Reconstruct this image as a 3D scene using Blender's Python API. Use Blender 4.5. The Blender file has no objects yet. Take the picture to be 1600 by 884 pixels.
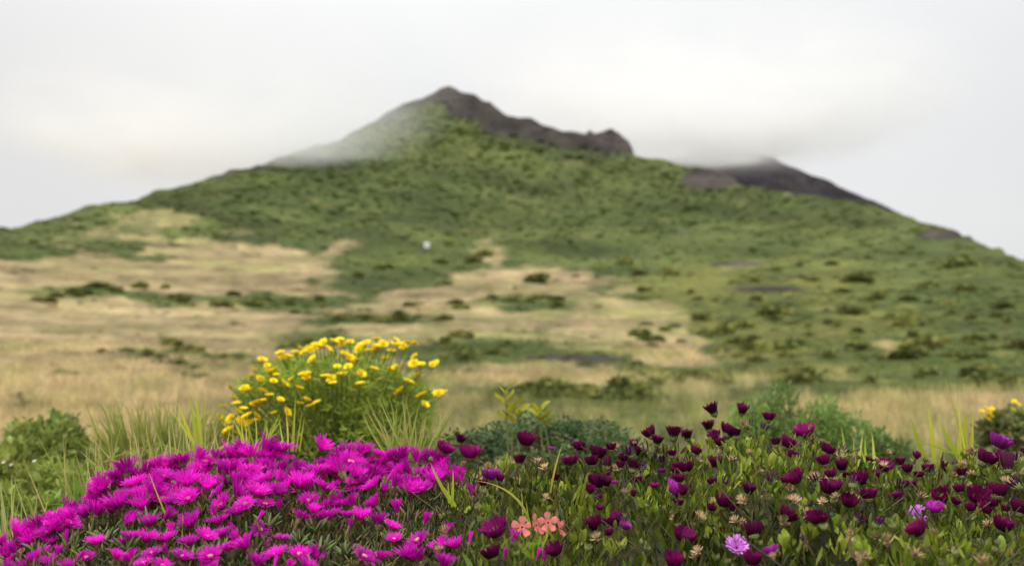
import bpy, math, random
import numpy as np
from mathutils import Vector, Matrix

random.seed(7)
rng = np.random.default_rng(7)
S = bpy.context.scene
COL = S.collection
R_ = math.radians

# ------------------------------------------------------------------ camera, world, sun, exposure
CAMZ = 0.6
FPX = 1600 * 35 / 36.0
PITCH = math.atan(158 / FPX)
cam = bpy.data.cameras.new("camera")
cam.lens = 35; cam.sensor_width = 36
cam.clip_start = 0.05; cam.clip_end = 30000
cam.dof.use_dof = True
cam.dof.focus_distance = 1.62
cam.dof.aperture_fstop = 3.8
co = bpy.data.objects.new("camera", cam); COL.objects.link(co)
co.location = (0, 0, CAMZ); co.rotation_euler = (math.pi / 2 + PITCH, 0, 0)
S.camera = co

SUN_EL, SUN_ROT = R_(56), R_(215)       # sun behind the camera to the left, veiled by cloud
W = bpy.data.worlds.new("World"); S.world = W; W.use_nodes = True
nt = W.node_tree; nt.nodes.clear()
def N(tree, typ, **kw):
    n = tree.nodes.new(typ)
    for k, v in kw.items():
        if k in n.inputs: n.inputs[k].default_value = v
        else: setattr(n, k, v)
    return n
sky = N(nt, 'ShaderNodeTexSky', sky_type='NISHITA', sun_disc=False, sun_elevation=SUN_EL, sun_rotation=SUN_ROT)
bg1 = N(nt, 'ShaderNodeBackground', Strength=0.1); nt.links.new(sky.outputs[0], bg1.inputs[0])
tc = N(nt, 'ShaderNodeTexCoord')
sep = N(nt, 'ShaderNodeSeparateXYZ'); nt.links.new(tc.outputs['Generated'], sep.inputs[0])
# overcast: brighter towards the zenith, soft slow variation of the cloud deck
pw = N(nt, 'ShaderNodeMath', operation='POWER', use_clamp=True); pw.inputs[1].default_value = 2.6; nt.links.new(sep.outputs[2], pw.inputs[0])
mr = N(nt, 'ShaderNodeMapRange'); mr.inputs[1].default_value = 0.0; mr.inputs[2].default_value = 1.0
mr.inputs[3].default_value = 0.675; mr.inputs[4].default_value = 2.6
nt.links.new(pw.outputs[0], mr.inputs[0])
mp = N(nt, 'ShaderNodeMapping'); mp.inputs['Scale'].default_value = (1.6, 1.6, 2.6); mp.inputs['Location'].default_value = (0.32, 0.1, 0.2)
nt.links.new(tc.outputs['Generated'], mp.inputs[0])
nz = N(nt, 'ShaderNodeTexNoise'); nz.inputs['Scale'].default_value = 1.2; nz.inputs['Detail'].default_value = 3; nz.inputs['Roughness'].default_value = .45
nt.links.new(mp.outputs[0], nz.inputs['Vector'])
rp = N(nt, 'ShaderNodeValToRGB')
rp.color_ramp.elements[0].position = .34; rp.color_ramp.elements[0].color = (.88, .888, .90, 1)
rp.color_ramp.elements[1].position = .60; rp.color_ramp.elements[1].color = (.99, .985, .975, 1)
nt.links.new(nz.outputs[0], rp.inputs[0])
mul = N(nt, 'ShaderNodeMix', data_type='RGBA', blend_type='MULTIPLY'); mul.inputs[0].default_value = 1
nt.links.new(rp.outputs[0], mul.inputs[6]); nt.links.new(mr.outputs[0], mul.inputs[7])
# the deck is thinnest, so brightest, towards the upper right of the summit
dt = N(nt, 'ShaderNodeVectorMath', operation='DOT_PRODUCT'); dt.inputs[1].default_value = Vector((.13, .90, .42)).normalized()
nt.links.new(tc.outputs['Generated'], dt.inputs[0])
m3 = N(nt, 'ShaderNodeMapRange', interpolation_type='SMOOTHSTEP'); m3.inputs[1].default_value = .80; m3.inputs[2].default_value = .99; m3.inputs[3].default_value = .885; m3.inputs[4].default_value = 1.0
nt.links.new(dt.outputs['Value'], m3.inputs[0])
mu2 = N(nt, 'ShaderNodeMix', data_type='RGBA', blend_type='MULTIPLY'); mu2.inputs[0].default_value = 1
nt.links.new(mul.outputs[2], mu2.inputs[6]); nt.links.new(m3.outputs[0], mu2.inputs[7])
bg2 = N(nt, 'ShaderNodeBackground', Strength=1.0); nt.links.new(mu2.outputs[2], bg2.inputs[0])
mx = N(nt, 'ShaderNodeMixShader'); mx.inputs[0].default_value = .96
nt.links.new(bg1.outputs[0], mx.inputs[1]); nt.links.new(bg2.outputs[0], mx.inputs[2])
ow = N(nt, 'ShaderNodeOutputWorld'); nt.links.new(mx.outputs[0], ow.inputs[0])

sl = bpy.data.lights.new("sun", 'SUN'); sl.energy = 1.5; sl.angle = R_(22); sl.color = (1, .945, .86)
so = bpy.data.objects.new("sun", sl); COL.objects.link(so)
sd = Vector((math.sin(SUN_ROT) * math.cos(SUN_EL), math.cos(SUN_ROT) * math.cos(SUN_EL), math.sin(SUN_EL)))
so.rotation_euler = sd.to_track_quat('Z', 'Y').to_euler(); so.location = (-3, -4, 8)
S.view_settings.view_transform = 'Standard'; S.view_settings.look = 'None'
S.view_settings.exposure = 0.36; S.view_settings.gamma = 1
S.cycles.volume_bounces = 12
S.cycles.volume_step_rate = 1.0
S.cycles.max_bounces = 12

# ------------------------------------------------------------------ helpers
def tag(o, label=None, cat=None, group=None, kind=None):
    if label: o['label'] = label
    if cat: o['category'] = cat
    if group: o['group'] = group
    if kind: o['kind'] = kind
    return o
def ray(px, py):
    u = (px - 800) / FPX; v = (442 - py) / FPX
    d = np.array([u, math.cos(PITCH) - v * math.sin(PITCH), math.sin(PITCH) + v * math.cos(PITCH)])
    return d
def at(px, py, Y):
    d = ray(px, py); return np.array([0, 0, CAMZ]) + d * (Y / d[1])
def project(x, y, z):
    z = z - CAMZ
    f = y * math.cos(PITCH) + z * math.sin(PITCH); v = -y * math.sin(PITCH) + z * math.cos(PITCH)
    f = np.where(f < .01, .01, f)
    return 800 + FPX * x / f, 442 - FPX * v / f
def link(name, me, mat, parent=None):
    o = bpy.data.objects.new(name, me); COL.objects.link(o)
    if mat and not me.materials: me.materials.append(mat)
    if parent: o.parent = parent
    return o
def empty(name, loc):
    o = bpy.data.objects.new(name, None); o.location = loc; o.empty_display_size = .1; COL.objects.link(o); return o

_T = np.random.default_rng(3).random((256, 256))
def vnoise(x, y):
    xi = np.floor(x).astype(int); yi = np.floor(y).astype(int); fx = x - xi; fy = y - yi
    fx = fx * fx * (3 - 2 * fx); fy = fy * fy * (3 - 2 * fy)
    a = _T[xi & 255, yi & 255]; b = _T[(xi + 1) & 255, yi & 255]; c = _T[xi & 255, (yi + 1) & 255]; d = _T[(xi + 1) & 255, (yi + 1) & 255]
    return (a + (b - a) * fx) * (1 - fy) + (c + (d - c) * fx) * fy
def fbm(x, y, o=4):
    s = 0; a = .5; t = 0
    for k in range(o):
        s = s + a * vnoise(x * 2 ** k + 17.3 * k, y * 2 ** k + 9.1 * k); t += a; a *= .5
    return s / t                                     # 0..1, mean .5
def sm(a, b, x):
    t = np.clip((x - a) / (b - a), 0, 1); return t * t * (3 - 2 * t)

class Batch:
    """collects triangles, with a colour per corner point, into one mesh"""
    def __init__(s): s.V = []; s.F = []; s.C = []; s.n = 0
    def add(s, V, F, C):
        V = np.asarray(V, float).reshape(-1, 3); F = np.asarray(F, int).reshape(-1, 3); C = np.asarray(C, float)
        if C.ndim == 1: C = np.tile(C, (len(V), 1))
        s.V.append(V); s.F.append(F + s.n); s.C.append(C); s.n += len(V)
    def scatter(s, T, loc, rot, scale, col):
        V, F, c = T; m = len(loc); n = len(V)
        if m == 0: return
        scale = np.asarray(scale, float)
        if scale.ndim == 1: scale = scale[:, None].repeat(3, 1)
        P = V[None] * scale[:, None, :]
        P = np.einsum('mij,mnj->mni', rot, P) + loc[:, None, :]
        FF = F[None] + (np.arange(m) * n)[:, None, None]
        CC = col[:, None, :] * c[None, :, None]
        s.add(P.reshape(-1, 3), FF.reshape(-1, 3), CC.reshape(-1, 3))
    def mesh(s, name, mat, smooth=False):
        V = np.concatenate(s.V); F = np.concatenate(s.F); C = np.concatenate(s.C)
        me = bpy.data.meshes.new(name)
        me.vertices.add(len(V)); me.vertices.foreach_set('co', V.astype('f').ravel())
        me.loops.add(len(F) * 3); me.loops.foreach_set('vertex_index', F.astype('i').ravel())
        me.polygons.add(len(F)); me.polygons.foreach_set('loop_start', (np.arange(len(F)) * 3).astype('i'))
        me.polygons.foreach_set('use_smooth', np.full(len(F), smooth))
        at_ = me.attributes.new('col', 'FLOAT_COLOR', 'POINT')
        at_.data.foreach_set('color', np.hstack([C, np.ones((len(C), 1))]).astype('f').ravel())
        me.update(); me.validate()
        if mat: me.materials.append(mat)
        return me
def basis(d, spin=None):
    """rotation matrices whose local Z points along d (m,3)"""
    d = d / np.linalg.norm(d, axis=1, keepdims=True); m = len(d)
    up = np.tile([0., 0, 1], (m, 1)); up[np.abs(d[:, 2]) > .95] = [0, 1, 0]
    x = np.cross(up, d); x /= np.linalg.norm(x, axis=1, keepdims=True); y = np.cross(d, x)
    if spin is not None:
        c, s_ = np.cos(spin)[:, None], np.sin(spin)[:, None]; x, y = x * c + y * s_, -x * s_ + y * c
    return np.stack([x, y, d], 2)
def jit(col, m, v=.25, h=.1):
    col = np.asarray(col, float)
    k = 1 + v * (rng.random((m, 1)) * 2 - 1)
    return np.clip(col * k * (1 + h * (rng.random((m, 3)) * 2 - 1)), 0, 1)
def strip(ws, ys, zs, cs=None, cup=0.0):
    """leaf shape: half widths ws along points (y,z); local Z is the leaf's length"""
    V = []; c = []
    for i, (w, y, z) in enumerate(zip(ws, ys, zs)):
        V += [(-w, y + cup * w, z), (0, y, z), (w, y + cup * w, z)]; c += [1 if cs is None else cs[i]] * 3
    F = []
    for i in range(len(ws) - 1):
        a = i * 3
        for k in (0, 1): F += [(a + k, a + k + 1, a + 4 + k), (a + k, a + 4 + k, a + 3 + k)]
    return np.array(V, float), np.array(F), np.array(c, float)
def thin(ws, ys, zs):
    V = []; F = []
    for w, y, z in zip(ws, ys, zs): V += [(-w, y, z), (w, y, z)]
    for i in range(len(ws) - 1):
        a = 2 * i; F += [(a, a + 1, a + 3), (a, a + 3, a + 2)]
    return np.array(V, float), np.array(F), np.ones(len(V))
def tube(P, r, sides=5, C=(1, 1, 1)):
    P = np.asarray(P, float); n = len(P); r = np.broadcast_to(np.asarray(r, float), (n,))
    V = []
    for i in range(n):
        t = P[min(i + 1, n - 1)] - P[max(i - 1, 0)]
        B = basis(t[None])[0]
        for k in range(sides):
            a = 2 * math.pi * k / sides; V.append(P[i] + r[i] * (math.cos(a) * B[:, 0] + math.sin(a) * B[:, 1]))
    F = []
    for i in range(n - 1):
        for k in range(sides):
            a = i * sides + k; b = i * sides + (k + 1) % sides; F += [(a, b, b + sides), (a, b + sides, a + sides)]
    return np.array(V), np.array(F), np.tile(C, (len(V), 1))
def lathe(prof, sides, C, bump=0, n=5):
    V = []; c = []
    for i, (r, z) in enumerate(prof):
        for k in range(sides):
            a = 2 * math.pi * k / sides; rr = r * (1 + bump * math.cos(n * a)); V.append((rr * math.cos(a), rr * math.sin(a), z)); c.append(C if np.ndim(C) == 1 else C[i])
    F = []
    for i in range(len(prof) - 1):
        for k in range(sides):
            a = i * sides + k; b = i * sides + (k + 1) % sides; F += [(a, b, b + sides), (a, b + sides, a + sides)]
    return np.array(V), np.array(F), np.array(c, float)

# ------------------------------------------------------------------ materials
def mat_leaf(name, trans=.35, rough=.55, spec=.3, rnd=.0, grain=0, gain=1.0):
    m = bpy.data.materials.new(name); m.use_nodes = True; t = m.node_tree; t.nodes.clear()
    a = N(t, 'ShaderNodeAttribute', attribute_name='col'); c = a.outputs[0]
    if rnd:
        oi = N(t, 'ShaderNodeObjectInfo'); r = N(t, 'ShaderNodeMapRange'); r.inputs[3].default_value = 1 - rnd; r.inputs[4].default_value = 1 + rnd
        t.links.new(oi.outputs['Random'], r.inputs[0])
        x = N(t, 'ShaderNodeMix', data_type='RGBA', blend_type='MULTIPLY'); x.inputs[0].default_value = 1
        t.links.new(c, x.inputs[6]); t.links.new(r.outputs[0], x.inputs[7]); c = x.outputs[2]
    if grain:
        tcn = N(t, 'ShaderNodeTexCoord'); nn = N(t, 'ShaderNodeTexNoise'); nn.inputs['Scale'].default_value = grain; nn.inputs['Detail'].default_value = 4
        t.links.new(tcn.outputs['Object'], nn.inputs['Vector'])
        r = N(t, 'ShaderNodeMapRange'); r.inputs[1].default_value = .3; r.inputs[2].default_value = .7; r.inputs[3].default_value = .72; r.inputs[4].default_value = 1.25
        t.links.new(nn.outputs[0], r.inputs[0])
        x = N(t, 'ShaderNodeMix', data_type='RGBA', blend_type='MULTIPLY'); x.inputs[0].default_value = 1
        t.links.new(c, x.inputs[6]); t.links.new(r.outputs[0], x.inputs[7]); c = x.outputs[2]
    p = N(t, 'ShaderNodeBsdfPrincipled', Roughness=rough); p.inputs['Specular IOR Level'].default_value = spec
    t.links.new(c, p.inputs['Base Color'])
    out = N(t, 'ShaderNodeOutputMaterial')
    if trans:
        tr = N(t, 'ShaderNodeBsdfTranslucent'); t.links.new(c, tr.inputs[0])
        ms = N(t, 'ShaderNodeMixShader'); ms.inputs[0].default_value = trans
        t.links.new(p.outputs[0], ms.inputs[1]); t.links.new(tr.outputs[0], ms.inputs[2]); t.links.new(ms.outputs[0], out.inputs[0])
    else: t.links.new(p.outputs[0], out.inputs[0])
    return m
def mat_ground(name, scales=(.02, .15, 1.1, 9.0), amt=.35, bump=.6, bd=.1):
    m = bpy.data.materials.new(name); m.use_nodes = True; t = m.node_tree; t.nodes.clear()
    a = N(t, 'ShaderNodeAttribute', attribute_name='col'); c = a.outputs[0]
    tcn = N(t, 'ShaderNodeTexCoord'); last = None
    for s in scales:
        nn = N(t, 'ShaderNodeTexNoise'); nn.inputs['Scale'].default_value = s; nn.inputs['Detail'].default_value = 6; nn.inputs['Roughness'].default_value = .6
        t.links.new(tcn.outputs['Object'], nn.inputs['Vector'])
        r = N(t, 'ShaderNodeMapRange'); r.inputs[1].default_value = .3; r.inputs[2].default_value = .7; r.inputs[3].default_value = 1 - amt; r.inputs[4].default_value = 1 + amt
        t.links.new(nn.outputs[0], r.inputs[0])
        x = N(t, 'ShaderNodeMix', data_type='RGBA', blend_type='MULTIPLY'); x.inputs[0].default_value = 1
        t.links.new(c, x.inputs[6]); t.links.new(r.outputs[0], x.inputs[7]); c = x.outputs[2]; last = nn
    p = N(t, 'ShaderNodeBsdfPrincipled', Roughness=.95); p.inputs['Specular IOR Level'].default_value = .1
    t.links.new(c, p.inputs['Base Color'])
    b = N(t, 'ShaderNodeBump', Strength=bump, Distance=bd); t.links.new(last.outputs[0], b.inputs['Height']); t.links.new(b.outputs[0], p.inputs['Normal'])
    out = N(t, 'ShaderNodeOutputMaterial'); t.links.new(p.outputs[0], out.inputs[0])
    return m
M_leaf = mat_leaf('leaf', .35, .5, .3)
M_leafr = mat_leaf('leaf_varied', .35, .5, .3, rnd=.25)
M_succ = mat_leaf('succulent', .15, .45, .35)
M_petal = mat_leaf('magenta_petal', .4, .5, .25, rnd=.32)
M_cup = mat_leaf('purple_petal', .3, .5, .2, rnd=.4, grain=260)
M_yellow = mat_leaf('yellow_petal', .3, .6, .2, rnd=.12)
M_coral = mat_leaf('coral_petal', .35, .6, .2)
M_stem = mat_leaf('stem', 0, .6, .25)
M_husk = mat_leaf('husk', .15, .8, .1, rnd=.25)
M_grass = mat_leaf('grass_blade', .5, .5, .25)
M_dry = mat_leaf('dry_grass', .25, .8, .1)
M_scrub = mat_leaf('scrub', 0, .9, .1, grain=.55)
M_bush = mat_leaf('shrub_leaf', .2, .7, .2, rnd=.35)
M_ground = mat_ground('hillside')
M_rock = mat_ground('rock', (.008, .03, .12), .35, .9, 6)
M_soil = mat_ground('bank_soil', (4, 25), .4, .7, .02)

# ------------------------------------------------------------------ terrain
TK_D = np.log(np.array([.5, 1, 2, 3, 5, 7, 10, 20, 40, 90, 150, 250, 400, 550, 700, 900, 1150, 1500, 2600]))
TK_T = np.array([-1.1, -.55, -.26, -.16, -.082, -.055, -.034, .001, .026, .054, .076, .098, .122, .143, .166, .198, .238, .302, .50])
def prof(d): return np.interp(np.log(d), TK_D, TK_T)
SIL = [(-900, 600), (-200, 425), (0, 357), (90, 335), (200, 315), (300, 290), (370, 270), (430, 247), (500, 230), (560, 206), (580, 190), (610, 172), (650, 152), (690, 137), (702, 134), (720, 141), (742, 149), (765, 163), (790, 178), (830, 184), (850, 192), (880, 203), (915, 207), (921, 202), (929, 206), (955, 198), (968, 203), (980, 216), (992, 240), (1030, 250), (1060, 259), (1078, 266), (1088, 263), (1110, 265), (1132, 272), (1146, 288), (1156, 295), (1200, 305), (1260, 312), (1330, 322), (1400, 335), (1440, 349), (1480, 361), (1520, 375), (1560, 388), (1600, 405), (1750, 455), (2300, 590)]
_sa = []; _st = []
for p, q in SIL:
    d = ray(p, q); _sa.append(math.atan2(d[0], d[1])); _st.append(d[2] / math.hypot(d[0], d[1]))
_sa = [-math.pi, -1.2] + _sa + [1.2, math.pi]; _st = [.012, .012] + _st + [.012, .012]
def t_sil(az): return np.interp(az, _sa, _st)
def ridge(az): return np.exp(np.interp(t_sil(az), TK_T, TK_D))
def ground_z(x, y):
    d = np.hypot(x, y) + 1e-6; az = np.arctan2(x, y); Rr = ridge(az)
    dd = np.minimum(d, Rr)
    z = prof(dd) * dd
    # relief: hummocks near by, swells and gullies farther up
    z = z + (fbm(x * .9, y * .9, 3) - .5) * .16 * sm(2.5, 6, d)
    z = z + (fbm(x * .12 + 5, y * .12, 4) - .5) * .9 * sm(12, 40, d)
    z = z + (fbm(x * .03 + 9, y * .03 + 3, 4) - .5) * 4.5 * sm(60, 200, d)
    z = z + (fbm(x * .009 + 2, y * .009 + 7, 4) - .5) * 16 * sm(220, 600, d)
    over = np.maximum(d - Rr, 0)
    z = z - .55 * over
    fl = -30.0
    return CAMZ + np.maximum(z, fl - .002 * d)
# land cover, (kind, cx, cy, rx, ry, weight) as seen from the bank: dry grass +, scrub -
PATCH = [(800, 475, 190, 55, .35), (1000, 515, 80, 36, .5), (250, 345, 60, 14, 1.0), (170, 372, 90, 14, 1.0), (60, 398, 90, 12, .9), (170, 383, 60, 8, -1.0), (50, 397, 70, 9, -1.1), (140, 352, 60, 6, .5),
         (130, 458, 105, 12, -1.3), (320, 472, 95, 15, -1.1), (455, 478, 60, 12, -1.0), (410, 470, 25, 16, -1.2), (520, 470, 70, 10, -.8), (620, 412, 90, 30, -1.4), (590, 440, 60, 16, -1.0), (690, 412, 70, 10, -.9),
         (480, 533, 70, 16, -1.2), (590, 500, 110, 8, -1.3), (255, 556, 90, 12, -.9), (310, 580, 50, 10, -1.1), (360, 560, 50, 8, -1.0), (440, 470, 20, 10, -.6), (30, 630, 40, 12, -.5), (115, 586, 40, 6, -.6),
         (765, 400, 26, 22, 1.2), (840, 434, 125, 14, 1.2), (790, 470, 60, 8, -1.0), (850, 478, 90, 9, -1.0), (960, 490, 80, 26, .8), (720, 470, 60, 30, .5), (1030, 495, 50, 20, .9),
         (760, 545, 90, 14, -1.4), (700, 560, 60, 14, -1.2), (900, 560, 90, 9, -1.2), (850, 588, 150, 13, 1.3), (900, 612, 130, 13, -1.2), (1080, 583, 110, 8, -1.3), (620, 555, 60, 14, -.6),
         (1060, 545, 45, 26, .7), (1390, 540, 18, 12, 1.1), (1100, 560, 130, 10, .6), (1240, 590, 120, 12, .6), (1450, 650, 200, 34, 1.0), (1580, 640, 60, 30, .8), (1060, 610, 60, 14, .4), (1060, 360, 40, 9, .6)]
LIME = [(1220, 470, 240, 60, 1.0), (1060, 440, 90, 30, .7), (1440, 520, 160, 40, .4), (1100, 545, 200, 40, .7), (1250, 580, 220, 24, .8), (900, 625, 160, 24, .8), (700, 510, 90, 20, .4), (1290, 412, 60, 20, .5), (640, 420, 60, 20, .4), (620, 220, 120, 40, .45), (820, 350, 160, 30, .35), (60, 455, 80, 20, .6), (780, 420, 20, 20, .3), (450, 540, 60, 14, .3)]
STONE = [(900, 560, 78, 6, 1.2), (1150, 412, 48, 4, 1.0), (1200, 452, 66, 5, .9), (1110, 279, 42, 16, 1.3), (1480, 366, 55, 8, .9), (720, 168, 22, 22, .5)]
TLX = [-400, 0, 120, 230, 300, 450, 590, 620, 680, 760, 900, 1000, 1100, 1200, 1300, 1600, 2100]
TLY = [460, 408, 398, 388, 382, 379, 377, 400, 440, 455, 445, 462, 540, 600, 630, 640, 640]
TVX = [-400, 420, 560, 800, 1000, 1300, 2100]; TVY = [1.0, .95, .62, .50, .42, .44, .48]
RKX = [300, 380, 480, 570, 600, 640, 690, 705, 735, 770, 850, 920, 990, 1010]; RKY = [282, 270, 236, 201, 190, 172, 160, 182, 190, 212, 224, 236, 243, 230]
def ell(E, px, py):
    s = 0
    for cx, cy, rx, ry, w in E:
        q = ((px - cx) / rx) ** 2 + ((py - cy) / ry) ** 2
        s = s + w * np.exp(-q * q * .7)
    return s
C_TAN = np.array([.285, .216, .116]); C_TAN2 = np.array([.24, .195, .092]); C_GRN = np.array([.047, .063, .017]); C_GRN2 = np.array([.077, .094, .025]); C_LIME = np.array([.135, .138, .034]); C_ROCK = np.array([.043, .036, .031]); C_BRN = np.array([.12, .085, .05])
def cover(x, y, z):
    px, py = project(x, y, z); d = np.hypot(x, y); L = np.log(d + .01); az = np.arctan2(x, y)
    n1 = fbm(az * 26 + 4, L * 9 + 2, 5) - .5; n2 = fbm(az * 70 + 40, L * 24, 4) - .5; n3 = fbm(az * 12 + 80, L * 5 + 31, 3) - .5
    base = sm(-16, 16, py - np.interp(px, TLX, TLY) + n1 * 60) * np.interp(px, TVX, TVY)
    tan = np.clip(sm(.18, .82, base + ell(PATCH, px + n2 * 30, py + n1 * 22) * .62 + n1 * 1.0 + n2 * .5), 0, 1)
    lime = np.clip(ell(LIME, px, py) * .9 + n1 * 1.7 + n2 * 1.3 - .42, 0, 1)
    rk = np.interp(px, RKX, RKY)
    rock = sm(7, -7, py - rk + (n2 * 26 + n1 * 14) * np.where(px < 680, .35, 1)) * (px > 300) * (px < 1010) * (d > 500)
    rock = np.clip(rock + sm(.35, .7, ell(STONE, px, py) + n2 * .6), 0, 1)
    c = C_GRN + (C_GRN2 - C_GRN) * np.clip(.5 + n3 * 2.2 + n2 * .35, 0, 1)[..., None]
    c = c + (C_BRN - c) * np.clip(n2 * 2.0 - .46, 0, .45)[..., None]
    band = fbm(az * 18 + L * 7, L * 4 - az * 5, 4) - .5; c = c * (1 + 1.1 * band * sm(4.6, 5.6, L))[..., None]
    c = c + (C_LIME - c) * (lime * .85)[..., None]
    ct = C_TAN + (C_TAN2 - C_TAN) * np.clip(.5 + n3 * 3, 0, 1)[..., None]
    streak = fbm(az * 6 + 3, L * 22 + az * 4, 4) - .5
    ct = ct + (np.array([.13, .135, .042]) - ct) * np.clip(n1 * 2.2 + streak * 1.6 - .12 + .25 * (px > 650), 0, .75)[..., None]
    ct = ct * (1 + n2 * .7 + streak * 1.2)[..., None]
    c = c + (ct - c) * tan[..., None]
    c = c + (C_ROCK * (1 + n2 * 1.5 + n3 * .8)[..., None] - c) * rock[..., None]
    return c, tan, lime, rock
azs = np.concatenate([np.arange(-180, -36, 6), np.arange(-36, 36, .115), np.arange(36, 180, 6)]) * math.pi / 180
NA = len(azs); NR = 330
Rz = ridge(azs)
D = np.exp(np.log(.9)[None] + (np.log(Rz)[:, None] - math.log(.9)) * np.linspace(0, 1, NR)[None, :] if False else np.log(.9) + (np.log(Rz)[:, None] - math.log(.9)) * (np.linspace(0, 1, NR) ** .72)[None, :])
ext = Rz[:, None] * np.array([1.003, 1.02, 1.06, 1.15, 1.4])[None]
far = np.array([1.0, 1.0, 1.0])
D = np.concatenate([D, ext, np.maximum(ext[:, -1:], 3200) + np.array([0, 2500, 8000])[None]], 1)
NRT = D.shape[1]
X = D * np.sin(azs)[:, None]; Y = D * np.cos(azs)[:, None]
Z = ground_z(X, Y)
# crags: broken relief where bare rock crops out
Cc, tan_, lime_, rock_ = cover(X, Y, Z)
Z = Z + rock_ * (fbm(X * .03, Y * .03, 4) - .5) * 3.5 * sm(400, 800, D)
idx = np.arange(NA * NRT).reshape(NA, NRT)
a = idx; b = np.roll(idx, -1, 0)
q0, q1, q2, q3 = a[:, :-1].ravel(), a[:, 1:].ravel(), b[:, 1:].ravel(), b[:, :-1].ravel()
F = np.concatenate([np.stack([q0, q2, q1], 1), np.stack([q0, q3, q2], 1)])
B = Batch(); B.add(np.stack([X, Y, Z], 2).reshape(-1, 3), F, Cc.reshape(-1, 3))
cen = B.n; ring = idx[:, 0]
B.add(np.array([[0, 0, CAMZ - .6]]), np.zeros((0, 3), int), np.array([.05, .045, .03]))
B.F.append(np.stack([ring, np.roll(ring, -1), np.full(NA, cen)], 1)[:, [1, 0, 2]])
tag(link('mountain_terrain', B.mesh('mountain_terrain', M_ground, True), None), 'green mountain slope rising from dry grass to a rocky summit', None, None, 'structure')

# the second, dark volcanic peak behind the right shoulder
FAR = [(700, 330), (900, 300), (1000, 262), (1040, 250), (1080, 243), (1120, 239), (1160, 236), (1200, 243), (1240, 256), (1290, 280), (1330, 298), (1380, 320), (1450, 350), (1600, 410), (1900, 520)]
fa = []; ft = []
for p, q in FAR:
    d = ray(p, q); fa.append(math.atan2(d[0], d[1])); ft.append(d[2] / math.hypot(d[0], d[1]))
az2 = np.linspace(fa[0], fa[-1], 240); tt = np.interp(az2, fa, ft); rows = np.linspace(0, 1, 60)
DB = 2300 + 700 * rows[None, :] + 0 * az2[:, None]
prf = np.where(rows < .6, rows / .6, 1 - (rows - .6) / .4 * .8)
X2 = DB * np.sin(az2)[:, None]; Y2 = DB * np.cos(az2)[:, None]
top = tt[:, None] * 2720
Z2 = CAMZ - 40 + (top + 40) * (.25 + .75 * prf[None, :]) + (fbm(X2 * .012, Y2 * .012, 5) - .5) * 26
Cf = np.array([.036, .031, .034])[None, None] * (.8 + .5 * fbm(X2 * .02, Y2 * .006, 4))[..., None]
streak = sm(.56, .66, fbm(az2[:, None] * 70 + rows[None] * 2, rows[None] * 3, 3))
Cf = Cf + (np.array([.09, .075, .065]) - Cf) * streak[..., None] * .55
idx = np.arange(240 * 60).reshape(240, 60); q0, q1, q2, q3 = idx[:-1, :-1].ravel(), idx[:-1, 1:].ravel(), idx[1:, 1:].ravel(), idx[1:, :-1].ravel()
B = Batch(); B.add(np.stack([X2, Y2, Z2], 2).reshape(-1, 3), np.concatenate([np.stack([q0, q2, q1], 1), np.stack([q0, q3, q2], 1)]), Cf.reshape(-1, 3))
tag(link('volcano_hill', B.mesh('volcano_hill', M_rock, True), None), 'dark bare volcanic cone with its top in cloud', None, None, 'structure')

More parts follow.
